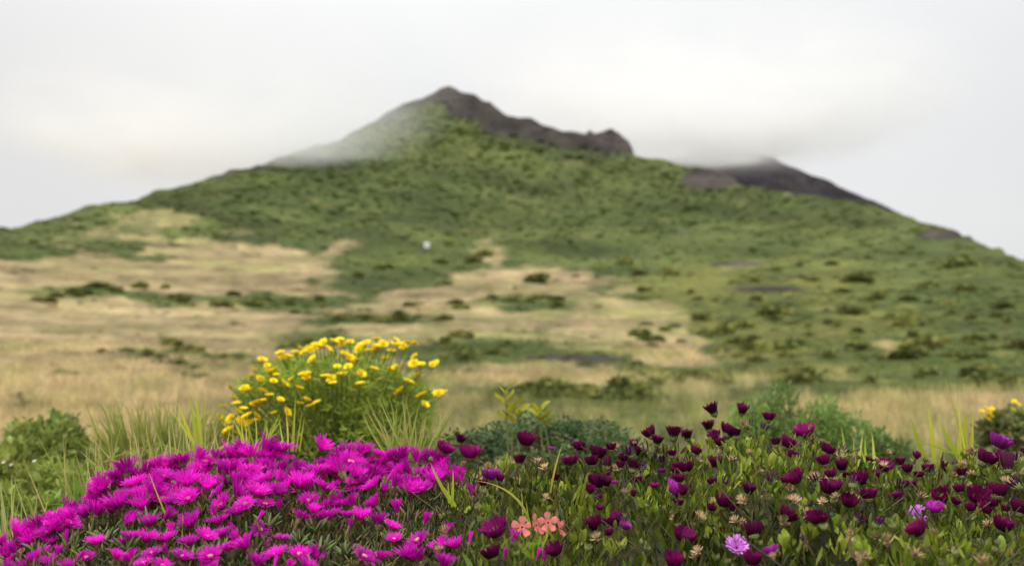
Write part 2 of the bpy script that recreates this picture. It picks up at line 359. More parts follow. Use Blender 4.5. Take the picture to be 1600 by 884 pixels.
# ------------------------------------------------------------------ clouds on the summit ridges
def blob(seed, sub_u=40, sub_v=24, amp=.3):
    V = []; 
    for i in range(sub_v + 1):
        th = math.pi * i / sub_v
        for j in range(sub_u):
            ph = 2 * math.pi * j / sub_u
            p = np.array([math.sin(th) * math.cos(ph), math.sin(th) * math.sin(ph), math.cos(th)])
            r = 1 + amp * (float(fbm(np.array([p[0] * 2 + seed]), np.array([p[1] * 2 + p[2] * 1.7 + seed]), 3)[0]) - .5)
            V.append(p * r)
    F = []
    for i in range(sub_v):
        for j in range(sub_u):
            a_ = i * sub_u + j; b_ = i * sub_u + (j + 1) % sub_u; F += [(a_, a_ + sub_u, b_ + sub_u), (a_, b_ + sub_u, b_)]
    return np.array(V), np.array(F)
def mat_cloud(name, dens, sc, alb):
    m = bpy.data.materials.new(name); m.use_nodes = True; t = m.node_tree; t.nodes.clear()
    tcn = N(t, 'ShaderNodeTexCoord')
    ln = N(t, 'ShaderNodeVectorMath', operation='LENGTH'); t.links.new(tcn.outputs['Object'], ln.inputs[0])
    fall = N(t, 'ShaderNodeMapRange', interpolation_type='SMOOTHSTEP'); fall.inputs[1].default_value = .97; fall.inputs[2].default_value = .55; fall.inputs[3].default_value = 0; fall.inputs[4].default_value = 1
    t.links.new(ln.outputs['Value'], fall.inputs[0])
    nn = N(t, 'ShaderNodeTexNoise'); nn.inputs['Scale'].default_value = sc; nn.inputs['Detail'].default_value = 5; t.links.new(tcn.outputs['Object'], nn.inputs['Vector'])
    r = N(t, 'ShaderNodeMapRange'); r.inputs[1].default_value = .32; r.inputs[2].default_value = .66; t.links.new(nn.outputs[0], r.inputs[0])
    mu = N(t, 'ShaderNodeMath', operation='MULTIPLY'); t.links.new(fall.outputs[0], mu.inputs[0]); t.links.new(r.outputs[0], mu.inputs[1])
    sz_ = N(t, 'ShaderNodeSeparateXYZ'); t.links.new(tcn.outputs['Object'], sz_.inputs[0])      # thickest at the ragged base, thinning upwards
    zr = N(t, 'ShaderNodeMapRange'); zr.inputs[1].default_value = 1.0; zr.inputs[2].default_value = -.75; t.links.new(sz_.outputs[2], zr.inputs[0])
    zp = N(t, 'ShaderNodeMath', operation='POWER'); zp.inputs[1].default_value = 4.0; t.links.new(zr.outputs[0], zp.inputs[0])
    mz = N(t, 'ShaderNodeMath', operation='MULTIPLY'); t.links.new(mu.outputs[0], mz.inputs[0]); t.links.new(zp.outputs[0], mz.inputs[1]); mu = mz
    m2 = N(t, 'ShaderNodeMath', operation='MULTIPLY'); t.links.new(mu.outputs[0], m2.inputs[0]); m2.inputs[1].default_value = dens
    pv = N(t, 'ShaderNodeVolumePrincipled'); pv.inputs['Color'].default_value = (alb, alb, alb, 1); pv.inputs['Anisotropy'].default_value = .2
    t.links.new(m2.outputs[0], pv.inputs['Density'])
    out = N(t, 'ShaderNodeOutputMaterial'); t.links.new(pv.outputs[0], out.inputs['Volume'])
    return m
def cloud(px, py, Y, sx, sy, sz, dens, sc, seed, alb, label):
    V, F = blob(seed); B = Batch(); B.add(V, F, np.array([1., 1, 1]))
    o = link('cloud', B.mesh('cloud', mat_cloud('cloud_vapour', dens, sc, alb), True), None)
    o.location = at(px, py, Y); o.scale = (sx, sy, sz)
    return tag(o, label, 'cloud', 'clouds on the summits', 'stuff')
cloud(1120, 92, 2250, 720, 320, 290, .024, 4.6, 3, .99, 'grey white cloud capping the dark volcanic cone')
cloud(1128, 222, 2420, 250, 240, 52, .06, 3.0, 5, .98, 'low ragged scud hiding the top of the volcanic cone')
cloud(325, 140, 1000, 290, 125, 116, .045, 3.6, 9, .96, 'pale mist drifting behind the left ridge of the mountain')

# ------------------------------------------------------------------ scrub, shrubs and dry grass on the slopes
def ico(sub):
    import bmesh
    bm = bmesh.new(); bmesh.ops.create_icosphere(bm, subdivisions=sub, radius=1)
    V = np.array([v.co[:] for v in bm.verts]); F = np.array([[v.index for v in f.verts] for f in bm.faces]); bm.free(); return V, F
IV, IF = ico(2)
def lump(seed):
    V = IV * (1 + .55 * (fbm(IV[:, 0] * 1.7 + seed * 3 + 20, IV[:, 1] * 1.7 + IV[:, 2] + seed * 5 + 20, 3) - .5))[:, None]
    V[:, 2] = V[:, 2] * .5 + .12
    keep = np.all(V[IF][:, :, 2] > -.22, 1) | True
    return V, IF[keep], np.ones(len(V))
LUMPS = [lump(k) for k in range(5)]
def smp(n, d0, d1, a0=-30, a1=30):
    az = (a0 + (a1 - a0) * rng.random(n)) * math.pi / 180
    d = np.exp(math.log(d0) + (math.log(d1) - math.log(d0)) * rng.random(n))
    x = d * np.sin(az); y = d * np.cos(az)
    ok = d < ridge(az) * .995
    return x[ok], y[ok]
B = Batch()
# choose points evenly over the slope as it faces the bank: more per metre where the slope stands steeper
az = (-31 + 62 * rng.random(90000)) * math.pi / 180
tq = .012 + (.31 - .012) * rng.random(90000)
d = np.exp(np.interp(tq, TK_T, TK_D)); ok = tq < t_sil(az) - .001
az, d = az[ok], d[ok]; x, y = d * np.sin(az), d * np.cos(az); z = ground_z(x, y)
c, tan_, lime_, rock_ = cover(x, y, z)
keep = rng.random(len(x)) < np.clip(1 - 1.1 * tan_, .045, 1) * (1 - .85 * rock_) * (1 - .6 * lime_) * np.where(d > 350, .30, np.where(d > 200, .34, .42))
x, y, z, c, d, lime_ = x[keep], y[keep], z[keep], c[keep], d[keep], lime_[keep]
m = len(x); spx = np.clip(rng.lognormal(1.1, .5, m), 1.5, 8)
s = spx * d / FPX
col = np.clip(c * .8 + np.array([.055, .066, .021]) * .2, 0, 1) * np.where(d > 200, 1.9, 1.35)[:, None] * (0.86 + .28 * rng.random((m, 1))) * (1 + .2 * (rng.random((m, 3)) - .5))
rot = basis(np.tile([0., 0, 1], (m, 1)) + .25 * (rng.random((m, 3)) - .5), rng.random(m) * 6.28)
k = rng.integers(0, 5, m)
s_z = np.where(d > 220, .42, .8)
sc3 = np.stack([s, s * (.8 + .4 * rng.random(m)), s * s_z * (.7 + .5 * rng.random(m))], 1)
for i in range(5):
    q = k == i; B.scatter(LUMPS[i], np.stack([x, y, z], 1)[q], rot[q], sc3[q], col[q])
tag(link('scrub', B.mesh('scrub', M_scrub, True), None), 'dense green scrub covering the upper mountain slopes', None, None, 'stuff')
print('scrub', m)

# leafy shrub: a lumpy mass of leaf clumps with gaps
def leaf_cloud(n, rad, leaf, col, seed, flat=.75, hollow=.55, var=.35):
    r = np.random.default_rng(seed); B = Batch()
    # clumps
    nc = 16; cc = r.normal(size=(nc, 3)); cc /= np.linalg.norm(cc, axis=1, keepdims=True); cc *= (.35 + .35 * r.random((nc, 1))); cc[:, 2] = np.abs(cc[:, 2]) * .9 * flat + .25
    w = r.integers(0, nc, n); dv = r.normal(size=(n, 3)); dv /= np.linalg.norm(dv, axis=1, keepdims=True)
    cr = (.30 + .22 * r.random(nc))[w]
    P = cc[w] + dv * (cr * (hollow + (1 - hollow) * r.random(n)))[:, None]
    P[:, 2] = np.maximum(P[:, 2], .02)
    P *= rad
    nd = dv + .8 * r.normal(size=(n, 3)); nd[:, 2] += .1
    tone = (.65 + .7 * r.random(nc))[w] * (1 + var * (r.random(n) - .5))
    C = np.asarray(col)[None] * tone[:, None] * (1 + .15 * (r.random((n, 3)) - .5))
    B.scatter(thin([.12, .32, .05], [0, .1, -.05], [0, .5, 1]), P, basis(nd, r.random(n) * 6.28), leaf * (.7 + .6 * r.random(n)), C)
    return B
SHV = [leaf_cloud(420, 1.0, .34, (.15, .172, .046), 20 + i).mesh('shrub', M_bush) for i in range(4)]
SHV2 = [leaf_cloud(420, 1.0, .34, (.19, .198, .055), 40 + i).mesh('shrub', M_bush) for i in range(2)]
def place_shrub(px, py, wpx, kind):
    # walk the sight line down to the ground to find where the shrub stands
    dr = ray(px, py); hd = math.hypot(dr[0], dr[1]); ds = np.exp(np.linspace(math.log(8), math.log(1400), 900))
    gx, gy = ds * dr[0] / hd, ds * dr[1] / hd; gz = ground_z(gx, gy); rz = CAMZ + ds * dr[2] / hd
    w = np.nonzero(gz >= rz)[0]
    if len(w) == 0: return
    i = w[0]; s = wpx * ds[i] / FPX / 1.9
    me = random.choice(SHV if kind == 0 else SHV2)
    o = link('shrub', me, None); o.location = (gx[i], gy[i], gz[i] - .05 * s)
    o.scale = (s * random.uniform(.8, 1.9), s * random.uniform(.8, 1.3), s * random.uniform(.5, .95))
    where = ('in the cluster on the tan slope beside the yellow shrub' if px < 420 and py > 525 else 'in the broken band across the upper tan field' if px < 560 and py <= 525 else
             'among the grass patches below the white hut' if px < 1000 and py <= 520 else 'in the belt behind the yellow shrub and blue green bush' if px < 1000 else
             'on the high green slope under the volcanic cone' if py < 480 else 'on the lower mottled slope above the purple daisies')
    kd = ('dark green', 'lighter olive')[kind]
    tag(o, kd + ' rounded shrub ' + where, 'shrub', kd + ' shrubs ' + where)
hand = [(800, 622, 70), (870, 618, 80), (935, 622, 76), (985, 604, 60), (1050, 594, 56), (715, 552, 50), (765, 556, 56), (690, 536, 40), (740, 630, 50), (1110, 600, 60), (1000, 622, 60), (1180, 560, 40), (1100, 520, 44), (1240, 540, 44), (1400, 560, 50), (1500, 540, 50), (158, 552, 17), (198, 550, 18), (228, 556, 26), (252, 560, 18), (290, 545, 44), (285, 568, 34), (322, 588, 30), (305, 576, 26), (345, 560, 34), (375, 566, 34), (265, 532, 18), (188, 575, 14), (85, 574, 14), (110, 588, 30), (216, 496, 7), (366, 462, 20), (410, 470, 24), (430, 478, 20), (395, 478, 22), (460, 480, 30), (500, 470, 24), (345, 480, 26), (300, 474, 30), (260, 468, 28), (120, 462, 40), (170, 456, 44), (210, 452, 30), (70, 468, 36), (600, 500, 34), (560, 500, 40), (660, 500, 38), (530, 502, 24), (640, 478, 22), (695, 542, 30), (740, 545, 34), (770, 552, 38), (715, 560, 30), (790, 540, 30), (820, 468, 34), (850, 466, 22), (800, 472, 26), (770, 468, 24), (870, 480, 22), (960, 410, 34), (690, 412, 18), (740, 410, 24), (600, 420, 26), (560, 434, 22), (700, 445, 18), (850, 606, 40), (880, 606, 44), (930, 616, 36), (810, 612, 34), (985, 590, 40), (1030, 584, 34), (1080, 588, 38), (1130, 592, 40), (1000, 610, 30), (1390, 566, 40), (1290, 508, 30), (1335, 492, 24), (1230, 492, 22), (1100, 500, 30), (1150, 510, 34), (1210, 500, 24), (1250, 510, 28), (1340, 520, 26), (1400, 510, 34), (1450, 530, 40), (1500, 500, 30), (1560, 500, 40), (1590, 530, 36), (1110, 545, 30), (1180, 540, 32), (1320, 560, 36), (1450, 590, 38), (1530, 580, 40), (1500, 560, 30), (1290, 580, 34), (1550, 610, 36), (1420, 470, 22), (1350, 440, 22), (1180, 440, 22), (1050, 430, 20), (1000, 430, 22), (1075, 330, 20), (1300, 415, 18), (500, 540, 34), (470, 534, 30), (450, 545, 26), (20, 625, 30), (50, 632, 30), (520, 528, 22)]
for p in hand:
    k_ = 2 if p[2] >= 28 else 1
    for j_ in range(k_): place_shrub(p[0] + (random.gauss(0, p[2] * .5) if k_ > 1 else 0), p[1] + (random.gauss(0, 4) if k_ > 1 else 0), p[2] * (random.uniform(.4, .8) if k_ > 1 else .85), 0 if random.random() < .62 else 1)
cnt = 0
while cnt < 112:
    px = random.uniform(560, 1600); py = random.uniform(390, 622)
    if px < 1000 and random.random() < .6: continue
    place_shrub(px, py, min(46, random.lognormvariate(2.85, .5)) * (.6 + .5 * (py - 390) / 230), 0 if random.random() < .62 else 1); cnt += 1

# dry grass in tufts over the nearer fields
def tuft(seed, nb=7):
    r = np.random.default_rng(seed); V = []; F = []; n = 0
    for k in range(nb):
        a = r.random() * 6.28; l = .6 + .4 * r.random(); lean = .1 + .35 * r.random(); w = .010 + .008 * r.random(); bx, by = .12 * r.normal(size=2)
        dx, dy = math.cos(a), math.sin(a); px_, py_ = -dy * w, dx * w
        p0 = (bx, by, 0); p1 = (bx + dx * lean * .35, by + dy * lean * .35, l * .6); p2 = (bx + dx * lean, by + dy * lean, l)
        V += [(p0[0] - px_, p0[1] - py_, -.05), (p0[0] + px_, p0[1] + py_, -.05), (p1[0] - px_, p1[1] - py_, p1[2]), (p1[0] + px_, p1[1] + py_, p1[2]), p2]
        F += [(n, n + 1, n + 3), (n, n + 3, n + 2), (n + 2, n + 3, n + 4)]; n += 5
    return np.array(V), np.array(F), np.ones(len(V))
B = Batch()
x, y = smp(42000, 3.8, 60, -31, 31); z = ground_z(x, y); c, tan_, lime_, rock_ = cover(x, y, z); d = np.hypot(x, y)
keep = rng.random(len(x)) < (.12 + .88 * tan_) * (1 - rock_) * np.where(d < 14, 1, .55)
x, y, z, c, d, tan_ = x[keep], y[keep], z[keep], c[keep], d[keep], tan_[keep]; m = len(x)
h = (.07 + .10 * rng.random(m)) * np.clip(d / 9, .8, 1.5)
wide = np.clip(d / 14, 1, 3)
col = c * (1.85 + .7 * rng.random((m, 1))) * np.array([1.0, 1.02, 1.05])
k = rng.integers(0, 4, m); rot = basis(np.tile([0., 0, 1], (m, 1)) + .12 * (rng.random((m, 3)) - .5), rng.random(m) * 6.28)
for i in range(4):
    q = k == i; B.scatter(tuft(60 + i), np.stack([x, y, z], 1)[q], rot[q], np.stack([h * wide, h * wide, h], 1)[q], col[q])
tag(link('dry_grass', B.mesh('dry_grass', M_dry), None), 'dry straw coloured grass over the lower fields', None, None, 'stuff')

# small white hut far up the slope
hx, hy = (lambda r: (r[0] * 470 / math.hypot(r[0], r[1]), r[1] * 470 / math.hypot(r[0], r[1])))(ray(667, 386))
dr = ray(667, 387); hd = math.hypot(dr[0], dr[1]); ds = np.linspace(250, 900, 1300); gz = ground_z(ds * dr[0] / hd, ds * dr[1] / hd)
i = int(np.argmax(gz >= CAMZ + ds * dr[2] / hd)); hut = empty('hut', (ds[i] * dr[0] / hd, ds[i] * dr[1] / hd, gz[i] + .4))
def boxm(name, x0, x1, y0, y1, z0, z1, mat, parent, col):
    V = np.array([(x, y, z) for x in (x0, x1) for y in (y0, y1) for z in (z0, z1)], float)
    F = [(0, 1, 3), (0, 3, 2), (4, 6, 7), (4, 7, 5), (0, 4, 5), (0, 5, 1), (2, 3, 7), (2, 7, 6), (0, 2, 6), (0, 6, 4), (1, 5, 7), (1, 7, 3)]
    B = Batch(); B.add(V, F, np.array(col)); return link(name, B.mesh(name, mat), None, parent)
M_paint = mat_leaf('white_paint', 0, .7, .3)
boxm('wall', -2.1, 2.1, -1.6, 1.6, -1, 2.6, M_paint, hut, (.8, .8, .78))
B = Batch(); B.add([(-2.4, -1.9, 2.6), (2.4, -1.9, 2.6), (2.4, 1.9, 2.6), (-2.4, 1.9, 2.6), (-2.4, 0, 3.6), (2.4, 0, 3.6)], [(0, 1, 5), (0, 5, 4), (2, 3, 4), (2, 4, 5), (0, 4, 3), (1, 2, 5), (0, 3, 2), (0, 2, 1)], np.array([.75, .75, .74])); link('roof', B.mesh('roof', M_paint), None, hut)
boxm('door', -.5, .5, -1.68, -1.603, -.2, 1.9, M_paint, hut, (.5, .5, .48))
hut.scale = (.6, .6, .6); tag(hut, 'tiny white hut standing alone on the green slope', 'hut')

# ------------------------------------------------------------------ the flower bank in front
CRX = [-700, -200, 0, 60, 150, 250, 350, 450, 550, 650, 750, 850, 950, 1050, 1120, 1200, 1270, 1350, 1450, 1520, 1600, 1750, 2200]
CRY = [1000, 930, 890, 862, 800, 752, 732, 722, 724, 735, 742, 732, 728, 716, 694, 690, 704, 738, 742, 732, 722, 712, 740]
YC = 1.9
_cx = [at(p, q, YC)[0] for p, q in zip(CRX, CRY)]; _cz = [at(p, q, YC)[2] for p, q in zip(CRX, CRY)]
def bank_z(x, y):
    x = np.asarray(x, float); y = np.asarray(y, float)
    zc = np.interp(x, _cx, _cz); u = YC - y
    front = zc - .20 * u - .02 * np.exp(-(u / .12) ** 2) - .25 * np.maximum(u - .8, 0)
    back = zc - .02 + 1.0 * np.minimum(u, 0) - 1.0 * u * u * (u < 0)
    z = np.where(u >= 0, front, back)
    return z + (fbm(x * 7 + 30, y * 7 + 30, 3) - .5) * .05
gx = np.linspace(-1.7, 1.7, 150); gy = np.linspace(.75, 2.75, 100); GX, GY = np.meshgrid(gx, gy, indexing='ij'); GZ = bank_z(GX, GY) - .012
idx = np.arange(150 * 100).reshape(150, 100); q0, q1, q2, q3 = idx[:-1, :-1].ravel(), idx[:-1, 1:].ravel(), idx[1:, 1:].ravel(), idx[1:, :-1].ravel()
B = Batch(); B.add(np.stack([GX, GY, GZ], 2).reshape(-1, 3), np.concatenate([np.stack([q0, q2, q1], 1), np.stack([q0, q3, q2], 1)]), np.array([.035, .035, .018]))
tag(link('ground_bank', B.mesh('ground_bank', M_soil, True), None), 'earth bank carrying the flowers', None, None, 'structure')

def on_bank(px, py, h, ymin=1.05, ymax=2.02):
    """point on the sight line that is h above the bank"""
    dr = ray(px, py); ys = np.linspace(ymin, ymax, 400); xs = dr[0] / dr[1] * ys; zs = CAMZ + dr[2] / dr[1] * ys
    w = np.nonzero(bank_z(xs, ys) + h >= zs)[0]
    if len(w): i = w[0]
    else: i = int(np.argmin(np.abs(zs - bank_z(xs, ys) - h)))
    return np.array([xs[i], ys[i], zs[i]])

# ---- flower shapes
def petal_ring(B, n, L, w, curve, col0, col1, tipw=.5, jr=.12, off=0, rows=4, seed=0, base=.1):
    """curve(s) -> (radius, height) of a petal of unit length, s in 0..1"""
    r = np.random.default_rng(seed)
    for k in range(n):
        a = 2 * math.pi * (k + off + jr * 3 * (r.random() - .5)) / n; l = L * (1 + jr * (r.random() - .5)); da = jr * (r.random() - .5)
        V = []; C = []; tone = 1 + .55 * (r.random() - .5)
        for i in range(rows + 1):
            s = i / rows; rr, zz = curve(s); rr = rr * l * (1 + da); zz = zz * l
            ww = w * (.45 + .55 * math.sin(min(s * 1.25, 1) * math.pi * .5)) * (1 if i < rows else tipw)
            t = a + da * s
            for sg in (-1, 0, 1):
                rad = rr + base * L - (.10 * ww if sg == 0 else 0)
                zc_ = zz + (0.10 * l * .2 if (sg == 0 and i == rows) else 0)
                V.append((rad * math.cos(t) - sg * ww * math.sin(t), rad * math.sin(t) + sg * ww * math.cos(t), zc_))
                C.append((np.array(col0) * (1 - s) + np.array(col1) * s) * tone)
        F = []
        for i in range(rows):
            q = i * 3
            for kk in (0, 1): F += [(q + kk, q + kk + 1, q + 4 + kk), (q + kk, q + 4 + kk, q + 3 + kk)]
        B.add(V, F, np.array(C))
def arc(th0, th1):
    """petal leaves the axis at angle th0 and ends at th1 (degrees from the axis)"""
    def f(s):
        n = 12; r = z = 0
        for i in range(n):
            t = R_(th0 + (th1 - th0) * s * (i + .5) / n); r += math.sin(t) * s / n; z += math.cos(t) * s / n
        return r, z
    return f
# magenta ice plant flower: many narrow petals; unit = flower width 1
ICE = []; PK0, PK1 = (.62, .02, .46), (.74, .008, .56)
for v, (t0, t1, n) in enumerate([(26, 50, 48), (36, 72, 48), (40, 90, 46), (12, 26, 36), (2, 8, 24)]):
    B = Batch(); Lp = .5 if t1 > 60 else .56 if t1 > 30 else .66
    petal_ring(B, n, Lp, .021, arc(t0, t1), PK0, PK1, .45, .35, 0, 3, v * 3)
    petal_ring(B, int(n * .9), Lp * .9, .019, arc(t0 * .7, t1 * .8), PK0, PK1, .45, .4, .5, 3, v * 3 + 1)
    if t1 > 40: petal_ring(B, int(n * .6), Lp * .72, .020, arc(t0 * .4, t1 * .55), PK0, PK1, .45, .4, .2, 3, v * 3 + 2)
    ICE.append(B.mesh('flower', M_petal))
B = Batch(); V, F, C = lathe([(.0, .02), (.07, .03), (.085, .09), (.06, .15), (.0, .16)], 9, np.array([.75, .62, .35]), .12, 5); B.add(V, F, C)
for k in range(26):
    a = k * 2.4; r = .08 * math.sqrt(k / 26); B.add(*[q for q in tube([(r * math.cos(a), r * math.sin(a), .1), (1.3 * r * math.cos(a), 1.3 * r * math.sin(a), .2)], [.008, .012], 3, (.85, .75, .5))])
ME_CENTRE = B.mesh('flower_centre', M_husk)
B = Batch(); B.add(*lathe([(.03, -.9), (.032, -.45), (.05, -.25), (.11, -.12), (.13, -.02), (.10, .05)], 7, np.array([[.12, .13, .04], [.14, .14, .045], [.16, .16, .05], [.20, .17, .06], [.20, .16, .06], [.2, .15, .06]])))
for k in range(5):
    a = 2 * math.pi * k / 5; T = strip([.035, .04, .012], [0, .03, .02], [0, .14, .30], None, -.6); Bm = basis(np.array([[math.cos(a) * .7, math.sin(a) * .7, .8]]))
    B.scatter(T, np.array([[.09 * math.cos(a), .09 * math.sin(a), -.06]]), Bm, np.array([1.0]), np.array([[.18, .17, .06]]))
ME_ICALYX = B.mesh('calyx', M_succ)
# purple daisy cups; unit = cup width 1
DA, DB = (.032, .002, .014), (.17, .003, .078)
CUP = {}
def cup(name, t0, t1, n, L, w, c0, c1, sd, inner=True):
    B = Batch(); petal_ring(B, n, L, w, arc(t0, t1), c0, c1, .5, .16, 0, 5, sd, .16)
    if inner: petal_ring(B, n, L * .93, w, arc(t0 * .85, t1 * .8), np.array(c0) * 1.3, np.array(c1) * 1.15, .5, .16, .5, 5, sd + 1, .13)
    CUP[name] = B.mesh('flower', M_cup)
cup('cup', 50, 6, 12, .90, .14, DA, DB, 1); cup('cup2', 54, 12, 13, .84, .13, DA, DB, 5); cup('flare', 24, 30, 13, 1.0, .11, DA, (.11, .003, .05), 9); cup('wide', 60, 18, 15, .78, .12, DA, (.26, .005, .14), 13)
cup('bright', 50, 14, 14, .78, .12, (.13, .008, .12), (.46, .03, .42), 17); cup('lilac', 60, 62, 15, .56, .075, (.30, .05, .34), (.62, .22, .66), 21, True)
cup('closed', 20, -6, 9, 1.25, .16, DA, (.11, .004, .05), 25); cup('wilt', 40, 10, 9, .85, .07, (.03, .004, .03), (.09, .015, .075), 31, False)
B = Batch(); B.add(*lathe([(.045, -.22), (.06, -.16), (.20, -.08), (.27, .06), (.25, .16)], 10, np.array([.16, .19, .06])))
for k in range(11):
    a = 2 * math.pi * k / 11; B.scatter(strip([.05, .045, .008], [0, .01, -.02], [0, .15, .3]), np.array([[.25 * math.cos(a), .25 * math.sin(a), .04]]), basis(np.array([[math.cos(a) * .25, math.sin(a) * .25, 1]]), np.array([0.])), np.array([1.]), jit((.17, .20, .07), 1))
ME_DCALYX = B.mesh('calyx', M_stem)
B = Batch(); B.add(*lathe([(.05, -.3), (.07, -.2), (.28, -.1), (.36, .08), (.34, .25)], 9, np.array([.20, .21, .085])))
for k in range(12):
    a = 2 * math.pi * k / 12; B.scatter(strip([.06, .055, .01], [0, .01, .04], [0, .2, .42]), np.array([[.32 * math.cos(a), .32 * math.sin(a), .12]]), basis(np.array([[math.cos(a) * .2, math.sin(a) * .2, 1]])), np.array([1.]), jit((.24, .25, .09), 1))
ME_BUD = B.mesh('bud', M_husk)
B = Batch(); B.add(*lathe([(.05, -.3), (.1, -.15), (.2, .0), (.12, .1), (0, .12)], 8, np.array([.28, .2, .1])))
for k in range(26):
    a = k * 2.39; t = .5 + .9 * random.random(); B.scatter(strip([.05, .05, .012], [0, .03, .08], [0, .3, .62]), np.array([[0, 0, .02]]), basis(np.array([[math.cos(a) * math.sin(t), math.sin(a) * math.sin(t), math.cos(t)]])), np.array([1.]), jit((.50, .36, .21), 1, .3))
ME_SEED = B.mesh('seed_head', M_husk)

def rotm(dir_, spin):
    return Matrix(basis(np.array([dir_], float), np.array([spin]))[0].tolist())
def put(name, me, parent, P, dir_, size, spin=None):
    o = link(name, me, None, parent)
    o.matrix_local = Matrix.Translation(Vector(P) - parent.location) @ rotm(dir_, random.random() * 6.28 if spin is None else spin).to_4x4() @ Matrix.Scale(size, 4)
    return o
def stem_for(o, parent, P, dir_, size, h, col, r=.0016):
    """curved stem from below the flower down into the leaves, stored in the flower's own space"""
    P = np.array(P); dn = -np.array(dir_) / np.linalg.norm(dir_); foot = P + np.array([random.uniform(-.02, .02), random.uniform(-.01, .02), -h])
    p0 = P + dn * size * .2; pts = []
    for i in range(6):
        t = i / 5; pts.append((1 - t) ** 2 * p0 + 2 * t * (1 - t) * (p0 + dn * h * .5) + t * t * foot)
    mi = o.matrix_local.inverted(); pts = [np.array(mi @ (Vector(p) - parent.location)) for p in pts]
    B = Batch(); B.add(*tube(pts, r / size, 5, col)); link('stem', B.mesh('stem', M_stem), None, o)

# ---- magenta ice plant
ice = empty('ice_plant', (-.55, 1.7, float(bank_z(-.55, 1.7)) - .02))
tag(ice, 'sprawling mat of narrow fleshy leaves covered in bright magenta flowers', 'flowering plant')
TOPX = [0, 30, 70, 120, 150, 190, 260, 330, 400, 480, 560, 620, 690, 730]; TOPY = [846, 834, 815, 792, 766, 738, 720, 710, 698, 694, 700, 710, 722, 738]
BOTX = [0, 60, 150, 230, 330, 420, 520, 640, 700, 730]; BOTY = [872, 846, 800, 792, 772, 770, 765, 768, 750, 745]
pts = []
def far_from(px, py, dmin):
    return all((px - a_) ** 2 + ((py - b_) * 1.25) ** 2 > dmin * dmin for a_, b_ in pts)
handp = [(713, 738), (738, 770), (664, 812), (692, 854), (713, 852), (698, 831), (733, 843), (656, 873), (692, 880), (589, 786), (621, 796), (545, 827), (563, 807), (510, 793), (467, 806), (435, 793), (401, 809), (441, 838), (433, 865), (402, 880), (388, 852), (415, 854), (566, 868), (592, 870), (621, 767), (660, 764), (557, 764), (586, 757), (8, 846), (25, 858), (20, 872), (82, 820), (135, 868), (120, 868), (90, 862), (205, 838), (196, 815), (228, 843), (238, 862), (206, 872), (262, 860), (300, 818), (320, 838), (350, 832), (372, 800), (335, 800), (296, 846), (330, 868), (360, 856), (500, 698), (180, 868), (150, 845), (655, 842), (640, 868), (850, 875), (838, 868), (800, 842), (790, 868)]
for p in handp: pts.append(p)
tries = 0
while len(pts) < 228 and tries < 20000:
    tries += 1; px = random.uniform(8, 728); t = random.random(); a_ = np.interp(px, TOPX, TOPY); b_ = np.interp(px, BOTX, BOTY)
    py = a_ + (b_ - a_) * t
    if far_from(px, py, 13.5) and fbm(np.array([px / 46.]), np.array([py / 26.]), 2)[0] > .31: pts.append((px, py))
tries = 0
while len(pts) < 275 and tries < 9000:
    tries += 1; px = random.uniform(0, 640) * random.random() ** .25; py = random.uniform(np.interp(px, BOTX, BOTY) + 2, 888)
    if fbm(np.array([px / 75.]), np.array([py / 38.]), 3)[0] > .5 and far_from(px, py, 20): pts.append((px, py))
for i, (px, py) in enumerate(pts):
    top_ = np.interp(px, TOPX, TOPY); edge = py - top_ < 22
    P = on_bank(px, py + 6, random.uniform(.012, .042))
    wpx = random.uniform(28, 48) if len(handp) <= i < 228 else random.uniform(26, 40)
    v = random.choices([0, 1, 2, 3, 4], [.44, .30, .06, .15, .05])[0]
    if (px, py) in ((441, 838), (566, 868), (592, 870), (557, 764)): v = 2
    if px > 735 or (px, py) in ((738, 770), (733, 843), (698, 831), (621, 767)): v = 4 if random.random() < .6 else 3
    size = wpx * P[1] / FPX * (1.15 if v < 3 else .85)
    dv = np.array([random.gauss(-.05, .42), random.gauss(-.12 if not edge else .0, .32), 1.0])
    o = put('flower', ICE[v], ice, P, dv, size)
    link('calyx', ME_ICALYX, None, o)
    if v in (1, 2): link('flower_centre', ME_CENTRE, None, o)
# leaves of the ice plant
SUCC = (lambda T: T)(None)
def succ_t():
    V, F, C = lathe([(.5, 0), (.75, .3), (.7, .7), (.35, .92), (.05, 1)], 4, np.array([1., 1, 1])); V[:, :2] *= .13; V[:, 1] += .18 * V[:, 2] ** 2
    return V, F, np.ones(len(V))
TS = succ_t()
def side_mix(x, y):                          # 0 in the ice plant, 1 in the daisies
    px, py = project(x, y, bank_z(x, y)); return sm(-35, 35, px - np.interp(py, [700, 760, 884], [655, 690, 745]) + (fbm(x * 12, y * 12, 3) - .5) * 140)
n = 20000; x = -1.35 + 1.6 * rng.random(n); y = 1.1 + 1.0 * rng.random(n)
keep = (side_mix(x, y) < .55) & (y < 2.02); x, y = x[keep], y[keep]; m = len(x)
tone = fbm(x * 9 + 3, y * 9 + 3, 3); z = bank_z(x, y) - .018 + rng.random(m) ** 1.5 * .038
dv = np.stack([rng.normal(size=m) * .6, rng.normal(size=m) * .6 - .15, .75 + rng.random(m)], 1)
pal = np.array([[.125, .145, .030], [.19, .19, .042], [.075, .09, .035], [.24, .12, .035], [.28, .22, .07]]); pk = rng.choice(5, m, p=[.36, .26, .22, .08, .08])
col = pal[pk] * (.3 + 1.2 * tone)[:, None] * (1 + .2 * (rng.random((m, 3)) - .5))  # low end of the tone paints shaded gaps into the mat's leaf colour
B = Batch(); B.scatter(TS, np.stack([x, y, z], 1), basis(dv, rng.random(m) * 6.28), .010 + .014 * rng.random(m), col * .72)
